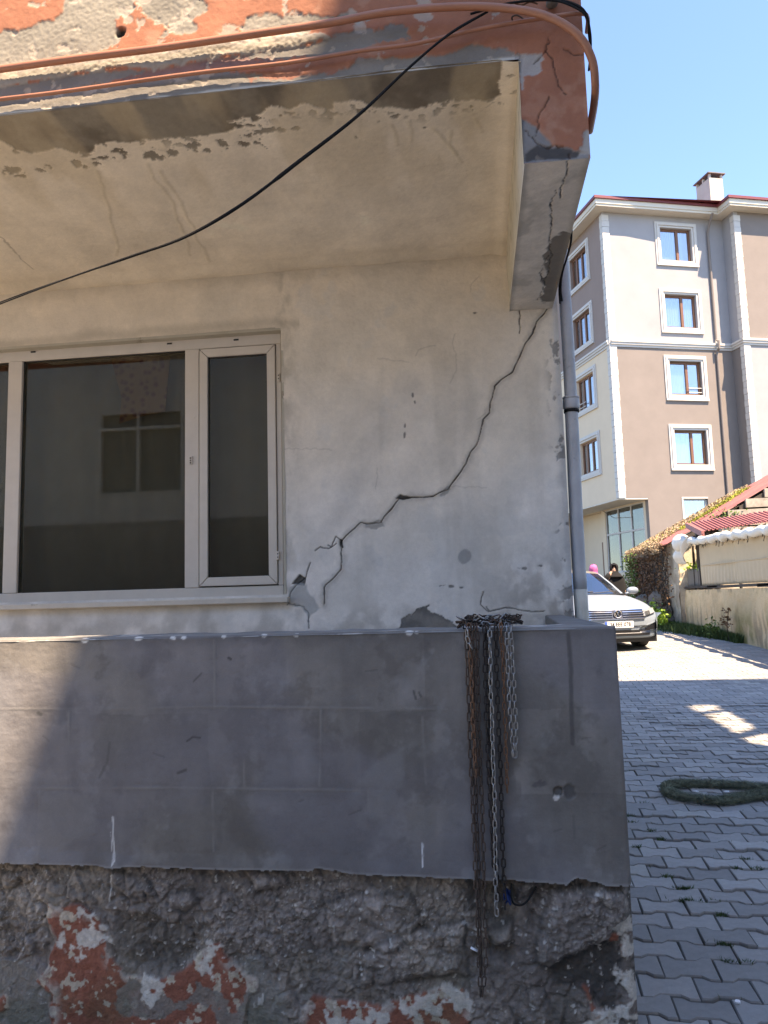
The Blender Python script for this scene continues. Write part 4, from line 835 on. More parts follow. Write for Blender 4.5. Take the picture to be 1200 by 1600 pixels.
def weed(pts, m_, s_, seed, label):
    P = np.array(pts); c = P.mean(0); b = MB(); r = random.Random(seed); zb = P[:, 2].min() - .05; b.tube([(c[0], c[1], zb), (c[0] + .02, c[1], (zb + c[2]) / 2), tuple(c)], .008, 5); o = b.build('weed', M['leaf']); tag(o, label, 'weed'); q = leaves('leaves', pts, m_, s_, seed, o); q['kind'] = 'stuff'; return o
# grass tufts in the joints
pts = []; r = random.Random(12)
for _ in range(60):
    a, b_ = r.choice([(985,1290),(1015,1300),(1035,1312),(1000,1325),(1045,1368),(1075,1395),(1095,1405),(1120,1420),(1130,1475),(1140,1510),(1165,1512),(1090,1415),(1070,1380),(1170,1350),(1150,1350),(1185,1360),(1125,1425),(1003,1252),(990,1280),(1105,1200),(1020,1300),(1062,1390),(1070,1400)])
    p = onG(a + r.uniform(-5, 5), b_ + r.uniform(-2, 2)); v = ((-(p[0] - .03) * sa + p[1] * ca) - .02) / PIT; v = (round(v - .5) + .5) * PIT + .02
    u = (p[0] - .03) * ca + p[1] * sa
    for _k in range(26):
        uu = u + r.uniform(-.022, .022); jj = round(v / PIT); ph = ((uu / LX) + (0 if int(round(v / PIT - .5)) % 2 else .5)) % 1.0
        X = uu * ca - v * sa + .03; Y = uu * sa + v * ca + r.uniform(-.010, .010); pts.append((X, Y, gz(Y) - .008))
for _ in range(900):
    Y = r.uniform(2.7, 9); X = r.uniform(.45, .45 + .33 * Y); j = round(Y / PIT) + .5; v = j * PIT + .02; X2 = X * ca - v * sa + .03; Y2 = X * sa + v * ca + r.uniform(-.015, .015); pts.append((X2, Y2, gz(Y2) - .010))
tag(blades('joint_grass', pts, M['grass'], (.008, .026), .0014, 1.0, 5), 'short grass and moss growing in the joints of the grey pavers', 'grass', kind='stuff')
# litter on the paving
for (a, b_), l, sz in [((1088,1238), 'white paper scrap lying inside the left end of the green garland', .018), ((1136,1238), 'white bottle cap lying between the strands of the green garland', .022), ((1153,1568), 'small white scrap pressed into a paver near the bottom right', .012)]:
    p = onG(a, b_); b = MB(); r = random.Random(a); n = 7; b.prism([(p[0] + sz * r.uniform(.6, 1.1) * math.cos(k * 6.283 / n), p[1] + sz * r.uniform(.5, 1) * math.sin(k * 6.283 / n)) for k in range(n)], 2, p[2] + .003, p[2] + .008); tag(b.build('litter', M['white']), l, 'litter')
# ------------------------------------------------------------------ green garland lying on the street
gp = spline([onG(a, b_) + np.array([0, 0, .028]) for a, b_ in [(1330,1236),(1260,1240),(1200,1238),(1165,1234),(1130,1232),(1100,1231),(1070,1231),(1050,1233),(1042,1238),(1048,1246),(1068,1252),(1095,1255),(1125,1258),(1150,1255),(1175,1251),(1200,1249),(1260,1250),(1330,1254)]], 8)
gar = empty('garland', tuple(gp[0])); tag(gar, 'dark green artificial grass garland folded in a loop on the paving', 'garland'); gar.location = (0, 0, 0)
r = random.Random(8)
MB().tube([p + np.array([0, 0, -.004]) for p in gp], [.021 + r.uniform(-.004, .004) for _ in gp], 8).build('core', M['garland'], gar, smooth=True)
V = []; Fs = []
for i in range(len(gp) - 1):
    t = nrm(gp[i+1] - gp[i]); u = nrm(np.cross(t, [0, 0, 1])); v = np.cross(u, t); L = np.linalg.norm(gp[i+1] - gp[i])
    for _ in range(int(L * 6500)):
        a = r.uniform(-.7, 3.84); p = gp[i] + t * r.uniform(0, L) + np.array([0, 0, -.004]); dr = u * math.cos(a) + v * math.sin(a); p0 = p + dr * .018; ln_ = r.uniform(.022, .052); e = p0 + (dr * .62 + t * r.uniform(-.9, .9)) * ln_; s_ = nrm(np.cross(dr, t)) * .0026
        if e[2] < gz(e[1]) + .001: e[2] = gz(e[1]) + .001
        n = len(V); V += [tuple(p0 - s_), tuple(p0 + s_), tuple(e)]; Fs.append((n, n+1, n+2))
b = MB(); b.v = V; b.f = Fs; o = b.build('fibres', M['garland'], gar); o['kind'] = 'stuff'
# ================================================================== unseen shell added to block the sun, and building opposite (behind the camera)
H = 15.0; dx, dy = SUN[0] / SUN[2], SUN[1] / SUN[2]
p1 = onY(112, 990, YB); XE = p1[0] + dx * (H - p1[2]); yn = onG(1080, 1062); YN = yn[1] + dy * (H - yn[2])
nb = empty('sun_blocking_shell', (XE, -13, 0)); tag(nb, 'tall unseen shell added right of the street to block the sun, pierced for sun patches', 'building'); nb.location = (0, 0, 0)
MB().box((XE, -13, -.5), (XE + .2, YN - .22, H)).build('blocker_side_wall', M['shell'], nb)
holes = []
for q in ([(1074,1103),(1112,1098),(1128,1108),(1090,1113)], [(1100,1117),(1136,1111),(1183,1137),(1150,1147)], [(1158,1153),(1195,1145),(1232,1163),(1180,1168)]):
    pp = []
    for a, b_ in q: g_ = onG(a, b_); tt = (YN - g_[1]) / SUN[1]; pp.append(g_ + SUN * tt)
    holes.append([(p[0], p[2]) for p in pp])
# sheet in fine blocks, three openings shaped to throw sun patches on the road
nx, nz = 150, 260; x0, x1 = XE + .2, XE + 6.2; U_, W_ = np.meshgrid((np.arange(nx) + .5) / nx * (x1 - x0) + x0, (np.arange(nz) + .5) / nz * (H + .5) - .5, indexing='ij')
hx = [p[0] for h_ in holes for p in h_]; hz_ = [p[1] for h_ in holes for p in h_]
bx0, bx1, bz0, bz1 = min(hx) - .1, max(hx) + .1, min(hz_) - .1, max(hz_) + .1
b = MB(); b.box((XE, YN - .2, -.5), (XE + 7, YN, bz0)); b.box((XE, YN - .2, bz1), (XE + 7, YN, H)); b.box((XE, YN - .2, bz0), (bx0, YN, bz1)); b.box((bx1, YN - .2, bz0), (XE + 7, YN, bz1))
N_ = 70; cw, chh = (bx1 - bx0) / N_, (bz1 - bz0) / N_
cx_, cz_ = np.meshgrid(bx0 + (np.arange(N_) + .5) * cw, bz0 + (np.arange(N_) + .5) * chh, indexing='ij'); ins = np.zeros(cx_.shape, bool)
for h_ in holes: ins |= sdf(cx_, cz_, h_) < 0
for i in range(N_):
    j = 0
    while j < N_:
        if ins[i, j]: j += 1; continue
        k = j
        while k < N_ and not ins[i, k]: k += 1
        b.box((bx0 + i * cw, YN - .02, bz0 + j * chh), (bx0 + (i + 1) * cw, YN, bz0 + k * chh)); j = k
b.build('pierced_blocker_wall', M['shell'], nb)
yb = -8.5; ym = 2 * (YG + .022) - yb; a_ = onY(155, 645, ym); c_2 = onY(287, 770, ym); WSX = (a_[0], c_2[0], c_2[2], a_[2]); op = empty('opposite_house'); tag(op, 'cream house across the street, seen only mirrored in the window glass', 'house')
ws = WSX
b = MB()
b.box((-16, yb - .2, 3.3), (ws[0], yb, 8.2)); b.box((ws[1], yb - .2, 3.3), (3, yb, 8.2)); b.box((ws[0], yb - .2, 3.3), (ws[1], yb, ws[2])); b.box((ws[0], yb - .2, ws[3]), (ws[1], yb, 8.2)); b.build('wall', M['cwall'], op)
MB().box((-13, yb - .2, -.3), (3, yb, 3.298)).build('ground_floor_wall', mat('opposite_ground_floor', (.36, .31, .25), .9, var=.2, scale=.8), op)
b = MB(); f_ = .07
for x in (ws[0], (ws[0] * .55 + ws[1] * .45), ws[1] - f_): b.box((x, yb - .1, ws[2]), (x + f_, yb + .02, ws[3]))
for z in (ws[2], ws[3] - .45, ws[3] - f_): b.box((ws[0], yb - .1, z), (ws[1], yb + .015, z + f_))
wn = b.build('window', M['cwall'], op); MB().box((ws[0], yb - .15, ws[2]), (ws[1], yb - .12, ws[3])).build('pane', M['cdark'], wn)
# ================================================================== apartment building
e2 = nrm(np.array([sight(371, 943)[0], sight(371, 943)[1], 0])); e1 = np.array([e2[1], -e2[0], 0]); AO = np.array([6.149, 33.726, 0])
apt = bpy.data.objects.new('apartment_building', None); link(apt); apt.matrix_world = Matrix([[e1[0], e2[0], 0, AO[0]], [e1[1], e2[1], 0, AO[1]], [0, 0, 1, 0], [0, 0, 0, 1]])
tag(apt, 'five storey apartment building in pale grey, taupe and cream with white quoins', 'apartment building')
Z0, ZM, ZT = 5.47, 12.32, 18.42; WA = 5.98; PB = .85
winR = [(2.80, 4.34, a, a + 1.53) for a in (6.94, 10.08, 13.18, 16.33)]; winL = [(1.70, 3.50, a, a + 1.50) for a in (7.0, 10.08, 13.12, 16.16)]
def holed(b, ax, c0, c1, u0, u1, z0, z1, holes):
    """wall slab with rectangular holes; ax=1: in a-z plane, ax=0: in b-z plane"""
    def bx(ua, ub, za, zb):
        if ub - ua < 1e-4 or zb - za < 1e-4: return
        if ax == 1: b.box((ua, c0, za), (ub, c1, zb))
        else: b.box((c0, ua, za), (c1, ub, zb))
    hs = sorted([h for h in holes if h[2] >= z0 - .01 and h[3] <= z1 + .01], key=lambda h: h[2]); z = z0
    for h in hs: bx(u0, u1, z, h[2]); bx(u0, h[0], h[2], h[3]); bx(h[1], u1, h[2], h[3]); z = h[3]
    bx(u0, u1, z, z1)
b = MB(); holed(b, 1, 0, .25, 0, WA, ZM, ZT, winR); b.build('upper_front_wall', M['apt_white'], apt)
b = MB(); holed(b, 1, 0, .25, 0, WA, Z0, ZM, winR); gw = (3.0, 4.2, 4.15, 5.43); holed(b, 1, 0, .25, 1.33, WA, .3, Z0, [gw]); b.build('lower_front_wall', M['apt_taupe'], apt)
b = MB(); holed(b, 0, 0, .25, .25, 7.5, ZM, ZT, winL); b.build('upper_side_wall', M['apt_brown'], apt)
b = MB(); holed(b, 0, 0, .25, .25, 7.5, Z0, ZM, winL); b.build('lower_side_wall', M['apt_cream'], apt)
MB().box((.01, .01, Z0 - .06), (1.34, 7.5, Z0)).build('overhang_soffit', M['eave'], apt)
MB().box((0, 7.5, .3), (12, 7.7, ZT)).build('back_wall', M['apt_cream'], apt)
b = MB(); b.box((WA, -PB, ZM), (WA + .2, 0, ZT)); b.build('upper_wing_return', M['apt_white'], apt)
b = MB(); b.box((WA, -PB, .3), (WA + .2, 0, ZM)); b.build('lower_wing_return', M['apt_taupe'], apt)
b = MB(); b.box((WA + .2, -PB, ZM), (13, -PB + .25, ZT)); b.build('upper_wing_wall', M['apt_taupe'], apt)
b = MB(); b.box((WA + .2, -PB, .3), (13, -PB + .25, ZM)); b.build('lower_wing_wall', M['apt_white'], apt)
# belt mouldings
b = MB()
for z, d in ((ZM - .14, .05), (ZM - .04, .10), (ZM + .06, .14)):
    b.box((.02, -d, z), (WA - .001 - d, -.001, z + .095)); b.box((WA - d, -PB - d, z), (WA - .001, 0, z + .095)); b.box((WA + .001, -PB - d, z), (13, -PB - .001, z + .095)); b.box((-d, .02, z), (-.001, 7.5, z + .095))
b.build('belt_moulding', M['trim'], apt)
# quoins block by block
qm = MB().box((-.04, -.04, 0), (.30, .24, .272)).mesh('quoin_block', M['trim']); qm2 = MB().box((-.035, -.035, 0), (.285, .225, .272)).mesh('quoin_block', M['trim'])
for a0, b0, z0 in ((0, 0, Z0), (WA, -PB, 4.0)):
    n = int((ZT - z0) / .285)
    for k in range(n):
        if ZM - .35 < z0 + k * .285 < ZM + .15 and 0: continue
        o = bpy.data.objects.new('quoin_block', qm if k % 2 else qm2); link(o, apt); o.location = (a0, b0, z0 + k * .285); 
# eaves and roof
def ring(b, d, z0, z1, inner=0):
    b.prism([(-d, 8), (-d, -d), (WA - d, -d), (WA - d, -PB - d), (13, -PB - d), (13, 8)], 2, z0, z1)
b = MB(); ring(b, .52, ZT, ZT + .10); b.build('eave_soffit', M['eave'], apt)
b = MB(); ring(b, .56, ZT + .101, ZT + .30); b.build('eave_fascia', M['eave'], apt)
b = MB(); ring(b, .64, ZT + .301, ZT + .42); b.build('gutter', M['maroon'], apt)
b = MB(); b.add([(-.6, -.6, ZT + .421), (13, -1.4, ZT + .421), (13, 8, ZT + .421), (-.6, 8, ZT + .421), (4, 3.6, ZT + 1.3), (13, 3.6, ZT + 1.3)], [(0, 1, 5, 4), (0, 4, 3), (3, 4, 5, 2), (1, 2, 5)]); b.build('roof', M['maroon'], apt)
ca_, cb_ = 6.95, 2.0; chm = MB().box((ca_, cb_, ZT), (ca_ + .74, cb_ + 1.1, ZT + 3.35)).build('chimney', M['chim'], apt)
for u, v in ((0, 0), (.64, 0), (0, 1.0), (.64, 1.0), (0, .5)): MB().box((ca_ + u, cb_ + v, ZT + 3.35), (ca_ + u + .1, cb_ + v + .1, ZT + 3.55)).build('chimney_post', M['chim'], chm)
b = MB(); b.hexa([(ca_ - .1, cb_ - .1, ZT + 3.55), (ca_ + .86, cb_ - .1, ZT + 3.55), (ca_ + .86, cb_ + 1.2, ZT + 3.55), (ca_ - .1, cb_ + 1.2, ZT + 3.55), (ca_ - .1, cb_ - .1, ZT + 3.60), (ca_ + .86, cb_ - .1, ZT + 3.60), (ca_ + .86, cb_ + 1.2, ZT + 3.60), (ca_ - .1, cb_ + 1.2, ZT + 3.60)]); b.build('chimney_cap', M['tin'], chm)
# windows
def awindow(ax, u0, u1, z0, z1, rail=False, ratio=.58, panes=2):
    def bx(b, ua, ub, za, zb, d0, d1):
        # d: distance out of the wall (positive = towards outside)
        if ax == 1: b.box((ua, -d1, za), (ub, -d0, zb))
        else: b.box((-d1, ua, za), (-d0, ub, zb))
    f = .085; b = MB(); bx(b, u0, u1, z0, z0 + f, -.20, -.12); bx(b, u0, u1, z1 - f, z1, -.20, -.12); bx(b, u0, u0 + f, z0 + f, z1 - f, -.2, -.12); bx(b, u1 - f, u1, z0 + f, z1 - f, -.2, -.12)
    if ax == 1: mids = [u0 + (u1 - u0) * ratio]
    else: mids = [u0 + (u1 - u0) * .42, u0 + (u1 - u0) * .74]
    for m_ in mids: bx(b, m_ - .06, m_ + .06, z0 + f, z1 - f, -.21, -.115)
    wd = b.build('window', M['brownframe'], apt)
    s = MB(); o1, o2 = .26, .14
    for (q, d) in ((.27, .05), (.19, .09), (.10, .045)):
        i_ = q - .085
        bx(s, u0 - q, u1 + q, z1 + i_, z1 + q, .001, d); bx(s, u0 - q, u1 + q, z0 - q, z0 - i_, .001, d + (.03 if q == .27 else 0)); bx(s, u0 - q, u0 - i_, z0 - i_, z1 + i_, .001, d); bx(s, u1 + i_, u1 + q, z0 - i_, z1 + i_, .001, d)
    bx(s, u0 - .016, u0 - .001, z0, z1, -.12, .01); bx(s, u1 + .001, u1 + .016, z0, z1, -.12, .01); bx(s, u0, u1, z0 - .016, z0 - .001, -.12, .03)
    s.build('surround', M['trim'], wd)
    g_ = MB(); bx(g_, u0 + f, u1 - f, z0 + f, z1 - f, -.17, -.16); g_.build('pane', M['glassb'], wd)
    c = MB(); nn = 40; vs_ = []
    for i in range(nn + 1):
        cw_ = random.Random(int(u0 * 10 + z0 * 7)).choice([1, 1, .62, .8]); uu = u0 + .05 + (u1 - u0 - .1) * cw_ * i / nn; d = .235 + .02 * math.sin(i * 1.9)
        for z in (z0 + .03, z1 - .03): vs_.append((uu, d, z) if ax == 1 else (d, uu, z))
    c.add(vs_, [(2*i, 2*i+2, 2*i+3, 2*i+1) for i in range(nn)]); c.build('curtain', M['lace'], wd)
    if rail:
        r_ = MB()
        for z in (z0 + .12, z0 + .32): bx(r_, (u0 + u1) / 2 + .12, u1, z, z + .03, -.05, -.02)
        r_.build('window_rail', M['trim'], wd)
for i, h in enumerate(winR): awindow(1, *h, rail=(i == 1))
for i, h in enumerate(winL): awindow(0, *h, rail=(i == 1))
b = MB(); f_ = .07; u0, u1, z0, z1 = gw
b.box((u0, .1, z0), (u1, .2, z0 + f_)); b.box((u0, .1, z1 - f_), (u1, .2, z1)); b.box((u0, .1, z0), (u0 + f_, .2, z1)); b.box((u1 - f_, .1, z0), (u1, .2, z1)); b.box((u0 - .07, -.02, z0 - .07), (u0, .1, z1 + .07)); b.box((u0, -.02, z1), (u1, .1, z1 + .07))
wd = b.build('window', M['trim'], apt); MB().box((u0 + f_, .14, z0 + f_), (u1 - f_, .15, z1 - f_)).build('pane', M['glassb'], wd)
MB().box((u0, .3, z0), (u1, .32, z1)).build('blind', M['cdark'], wd)
# wing window at the right edge of the picture
b = MB()
# downpipe on the front
pp = [(5.16, -.08, .5), (5.16, -.08, 12.1), (5.16, -.25, 12.2), (5.16, -.25, 12.55), (5.16, -.09, 12.65), (5.16, -.09, 17.7), (5.16, -.2, 18.0), (5.16, -.55, 18.45)]
MB().tube(pp, .055, 10).build('downpipe', M['apt_taupe'], apt)
# recessed shop front under the overhang
A1 = 1.33
sh = MB(); ys = [0.42, 1.55, 2.75, 3.95]; zb0, zt0, zm = 2.35, 5.36, 4.15; f_ = .05
b = MB(); b.box((A1, .25, .3), (A1 + .25, 3.97, zb0)); b.box((A1, .25, zt0), (A1 + .25, 8, Z0)); b.box((A1 + .001, .001, .3), (A1 + .25, ys[0] - .02, Z0 - .06)); b.build('shop_wall', M['apt_cream'], apt)
for y in ys: sh.box((A1 + .02, y, zb0), (A1 + .12, y + f_ * 1.6, zt0))
for z in (zb0, zm, zt0 - f_): sh.box((A1 + .021, ys[0], z), (A1 + .119, ys[-1], z + f_ * 1.6))
sw = sh.build('shop_window', M['trim'], apt)
for i in range(3):
    for z0_, z1_ in ((zb0 + .08, zm), (zm + .08, zt0 - .05)): MB().box((A1 + .06, ys[i] + .08, z0_), (A1 + .07, ys[i+1], z1_)).build('pane', M['glassc'], sw)
MB().box((A1 + 1.6, .25, .3), (A1 + 1.7, 8, Z0)).build('shop_interior_wall', M['apt_taupe'], apt)
MB().box((A1 - .02, 4.0, .3), (A1 + .3, 4.35, Z0 - .06)).build('column', M['apt_cream'], apt)
MB().box((A1 - .05, 7.3, .3), (A1 + .1, 7.6, Z0 - .06)).build('column', M['apt_taupe'], apt)
b = MB(); b.box((A1 + .2, 4.35, .3), (A1 + .4, 7.3, Z0 - .06)); b.build('entrance_wall', M['apt_cream'], apt)
MB().box((A1 + .12, 4.5, 1.0), (A1 + .19, 4.75, 3.9)).build('door_frame', M['brownframe'], apt)
b = MB(); b.box((-1.2, 8.0, .3), (-1.0, 30, 9)); 
# ================================================================== shack on the right
XS = 4.72; shk = empty('shack'); tag(shk, 'tumbledown shack with a red corrugated roof and grey plank gable', 'shack')
tanr = math.tan(math.radians(28)); YS0, YS1 = 19.0, 23.8; XE0, ZE0 = 4.50, 2.54; XR = 9.6
def rz(x): return ZE0 + (x - XE0) * tanr
def sheet(name, x0, x1, y0, y1, zf, material, parent, wave=.018, pit=.09, nseg=4, ribalong='x', jit_=0.01, seed=0):
    r = random.Random(seed); b = MB(); vs_ = []; ny = int((y1 - y0) / pit * 6); nxx = nseg
    for i in range(nxx + 1):
        for j in range(ny + 1):
            x = x0 + (x1 - x0) * i / nxx; y = y0 + (y1 - y0) * j / ny; vs_.append((x, y, zf(x, y) + wave * math.sin(2 * math.pi * y / pit) + (r.uniform(-jit_, jit_) if j % 6 == 0 else 0)))
    b.add(vs_, [(i*(ny+1)+j, (i+1)*(ny+1)+j, (i+1)*(ny+1)+j+1, i*(ny+1)+j+1) for i in range(nxx) for j in range(ny)]); return thick(b.build(name, material, parent), .004)
k = 0
for x0, x1 in ((XE0, 6.15), (6.1, 7.9), (7.85, 9.7)):
    y = YS0 - .02
    while y < YS1: sheet('roof_sheet', x0 - .02, x1, y, y + .86, lambda x, y_, k=k: rz(x) + .012 * ((k * 7) % 5) / 3 + .01 * math.sin(x * 3 + k), M['redroof'], shk, seed=k); y += .82; k += 1
def shack_wall(P):
    a, z = P[..., 1], P[..., 2]; c = np.zeros(P.shape) + np.array([.60, .53, .41]); c = mul(c, .7 + .55 * fbm(a, z, 3, 6, 201)); c = mix(c, (.26, .20, .14), sstep(.5, .6, fbm(a, z, 2, 5, 202)) * .6); return jit(a, z, .05, 2, 203) + jit(a, z, .02, 9, 204), c
grid('street_wall', (XS, YS1, .2), (0, -1, 0), (0, 0, 1), YS1 - YS0, 2.42, .04, shack_wall, MR, shk)
grid('gable_wall', (XS, YS0 + .02, .2), (1, 0, 0), (0, 0, 1), 4.9, 2.36, .05, lambda P: shack_wall(P[..., [1, 0, 2]]), MR, shk)
MB().prism([(XS, 2.6), (9.6, 2.6), (9.6, 5.3)], 1, YS0 + .30, YS0 + .34).build('gable_backing', M['darkwood'], shk)
# planks of the gable, one by one
z = 2.72; r = random.Random(3); k = 0
while z < 5.0:
    hgt = r.uniform(.17, .24); xs = XE0 + (z - ZE0) / tanr + .35
    x = max(xs, 5.7)
    while x < 9.5:
        l = r.uniform(1.4, 2.6); b = MB(); x1_ = min(x + l, 9.6); d = r.uniform(0, .03); t1, t2 = r.uniform(-.02, .02), r.uniform(-.02, .02)
        b.hexa([(x, YS0 - .05 - d, z + t1), (x1_, YS0 - .05 - d, z + t2), (x1_, YS0 + .02, z + t2), (x, YS0 + .02, z + t1), (x, YS0 - .06 - d, z + hgt - .03 + t1), (x1_, YS0 - .06 - d, z + hgt - .03 + t2), (x1_, YS0 + .02, z + hgt - .03 + t2), (x, YS0 + .02, z + hgt - .03 + t1)])
        b.build('plank', M['wood'], shk); x += l + .02
    z += hgt
# broken edge timbers below the verge
for i, (a, b_, c, d) in enumerate([(4.7, 2.62, 6.2, 3.42), (6.0, 3.30, 9.4, 5.10)]): MB().hexa([(a, YS0 - .02, b_ - .14), (c, YS0 - .02, d - .14), (c, YS0 + .06, d - .14), (a, YS0 + .06, b_ - .14), (a, YS0 - .02, b_ - .03), (c, YS0 - .02, d - .03), (c, YS0 + .06, d - .03), (a, YS0 + .06, b_ - .03)]).build('rafter', M['darkwood'], shk)
# lean-to roof in front
k = 0; lean = empty('lean_to'); tag(lean, 'low lean-to roof of ribbed dark red sheets in front of the shack', 'roof')
def leanz(x, y): return 2.66 + (x - 4.80) * .11 + (y - 17.0) * .24
for (x0, x1) in ((4.80, 6.1), (6.06, 7.6)):
    for y0 in (17.0,): 
        b = MB(); vs_ = []; n = 15
        pr = []
        for i in range(n):
            xx = x0 + (x1 - x0) * i / n; dd = (x1 - x0) / n; pr += [(xx, 0), (xx + dd * .55, 0), (xx + dd * .62, .03), (xx + dd * .93, .03)]
        for yy in (y0, y0 + 1.2):
            for xx, h_ in pr: vs_.append((xx + (yy - 17) * .02, yy, leanz(xx, yy) + h_ + .008 * k))
        m_ = len(pr); b.add(vs_, [(i, i+1, m_+i+1, m_+i) for i in range(m_ - 1)]); thick(b.build('ribbed_sheet', M['redroof'], lean), .004); k += 1
MB().hexa([(4.74, 16.98, 2.54), (4.80, 16.98, 2.54), (4.80, 18.2, 2.84), (4.74, 18.2, 2.84), (4.74, 16.98, 2.67), (4.80, 16.98, 2.67), (4.80, 18.2, 2.96), (4.74, 18.2, 2.96)]).build('fascia', M['redroof'], lean)
for y in (17.2, 18.0): MB().box((4.9, y, .4), (4.98, y + .08, leanz(4.9, y) - .02)).build('post', M['darkwood'], lean); MB().box((7.3, y, .4), (7.38, y + .08, leanz(7.3, y) - .02)).build('post', M['darkwood'], lean)
# ------------------------------------------------------------------ low cream garden wall
def gw_fn(P):
    y, z = P[..., 1], P[..., 2]; g0 = gz(y)
    c = np.zeros(P.shape) + np.array([.66, .50, .29]); c = mul(c, .72 + .5 * fbm(y, z, 2.5, 6, 211)); st = fbm(y * 7, z * .8, 1.2, 5, 212)
    c = mix(c, (.20, .155, .10), sstep(.50, .68, st) * sstep(.9, .3, z - g0) * .6); c = mix(c, (.15, .125, .09), sstep(.55, .65, fbm(y, z, 9, 5, 213)) * sstep(.12, .0, 1.43 - z) * .7)
    mo = sstep(.9, .1, z - g0) * sstep(.42, .58, fbm(y * 1.5, z, 1.3, 4, 214)) * sstep(17.5, 14.5, y); c = mix(c, (.15, .16, .03), mo * .9)
    return jit(y, z, .05, 1.5, 215) + jit(y, z, .02, 9, 216), c
gwl = empty('garden_wall', (0, 0, 0)); tag(gwl, 'low cream garden wall with brown streaks and green moss at its foot', 'wall')
grid('wall_face', (4.84, 21.0, .1), (0, -1, 0), (0, 0, 1), 11.0, 1.33, .04, gw_fn, MR, gwl)
b = MB(); b.box((4.88, 10, 0), (5.1, 20.98, 1.41)); b.build('wall_core', mat('garden_wall_body', (.42, .35, .25), .95), gwl)
# timber lying on it
tb = MB(); r = random.Random(9)
for i in range(1): pass
for i, (y0, y1, z) in enumerate([(20.8, 16.5, 1.46), (17.2, 13.6, 1.45), (14.2, 10.5, 1.44)]):
    tag(MB().hexa([(4.83, y0, z), (4.95, y0, z), (4.95, y1, z + .01), (4.83, y1, z + .01), (4.83, y0, z + .05), (4.95, y0, z + .05), (4.95, y1, z + .06), (4.83, y1, z + .06)]).build('timber', M['darkwood']), ['weathered dark timber on the far end of the garden wall', 'weathered dark timber on the middle of the garden wall below the beige screen', 'weathered dark timber on the near end of the garden wall'][i], 'timber', 'timbers on the garden wall')
# beige screen, in two lengths, hung from a rail
scr = empty('screen'); tag(scr, 'beige cloth screen stretched above the cream garden wall', 'screen')
for y0, y1 in ((17.75, 15.42), (15.40, 10.5)):
    thick(cloth_grid('cloth_panel', (4.90, y0, 1.52), (0, -1, 0), (0, 0, 1), y0 - y1, .90, 90, 14, lambda u, v, L=y0 - y1: .010 * math.sin(u * L * 32 + 1) * (1.1 - v) ** 2 * (1 if v < .45 else .25) + .02 * math.sin(u * 5 + v * 2), M['screen'], scr), .004)
MB().tube([(4.86, 18.6, 2.50), (4.86, 17, 2.46), (4.86, 14, 2.36), (4.86, 10.5, 2.30)], .022, 8).build('rail', M['darkwood'], scr)
MB().tube([(4.875, 17.7, 2.04 - .09), (4.875, 14, 1.93), (4.875, 10.5, 1.92)], .012, 6).build('seam_cord', M['screen'], scr)
for y in (18.5, 15.4, 12.4): MB().tube([(4.95, y, .5), (4.95, y, 2.45)], .03, 8).build('post', M['darkwood'], scr)
# white tarp rolled over the rail
r = random.Random(2)
def tarpz(y): return 2.56 - (19.6 - y) * .031
pts = []; rad = []
for i in range(110):
    y = 18.95 - i * .085; pts.append((4.72 + .03 * math.sin(i * .7), y, tarpz(y) + .02 * math.sin(i * .9))); rad.append(.062 + .02 * abs(math.sin(i * .42)) + r.uniform(-.008, .012) + (.13 * math.sin((i + 1) / 11 * math.pi) if i < 10 else 0))
tp = MB().tube(pts, rad, 12).build('tarp', M['tarp'], smooth=True); tag(tp, 'off white tarpaulin bunched along the top of the beige screen', 'tarpaulin')
o = thick(cloth_grid('hanging_flap', (4.66, 18.98, 2.62), (0, -1, 0), (0, 0, -1), 1.2, .60, 26, 20, lambda u, v: (0, -.35 * (2 * u - .75) ** 2 * v, .07 * math.sin(u * 11 + v * 3) + .05 * math.sin(v * 7)), M['tarp'], tp), .004)
b = MB()
for i in range(22):
    y = 18.4 - i * .36; b.tube([(4.70, y, tarpz(y) - .10), (4.69, y, tarpz(y) + .04), (4.76, y, tarpz(y) + .12)], .007, 5)
b.build('lashing', M['black'], tp)['kind'] = 'stuff'
b = MB(); r = random.Random(31)
for i in range(60):
    y = r.uniform(18.7, 10.8); z_ = 2.47 - (18 - y) * .024; b.tube([(4.83, y, z_), (4.80, y + r.uniform(-.06, .06), z_ - r.uniform(.05, .16))], .006, 4)
b.build('loose_tie', M['darkwood'], tp)['kind'] = 'stuff'
# open bay left of the screen: mesh, weeds
o = thick(cloth_grid('black_mesh', (4.92, 20.0, 1.50), (0, -1, 0), (0, 0, 1), 2.1, .42, 24, 5, lambda u, v: .03 * math.sin(u * 14), M['cdark'], None), .003); tag(o, 'torn black mesh below the open bay left of the beige screen', 'mesh')
b = MB(); b.box((5.3, 18.0, 1.3), (5.35, 20.4, 2.55)); tag(b.build('back_board', mat('rusty_board', (.16, .12, .09), .9, var=.4, scale=4)), 'brown board at the back of the open bay above the black mesh', 'board')
for i, (y0, z0_, y1, z1_) in enumerate([(20.05, 1.5, 20.0, 2.6), (20.4, 1.9, 20.9, 1.35), (21.0, .95, 20.3, 1.75)]):
    tag(MB().tube([(4.70, y0, z0_), (4.66, y1, z1_)], .035, 6).build('pole', M['wood']), ['upright grey pole at the left end of the open bay', 'short slanting grey stick against the shack wall', 'leaning grey pole rising from the rubble'][i], 'pole', 'poles by the shack corner')
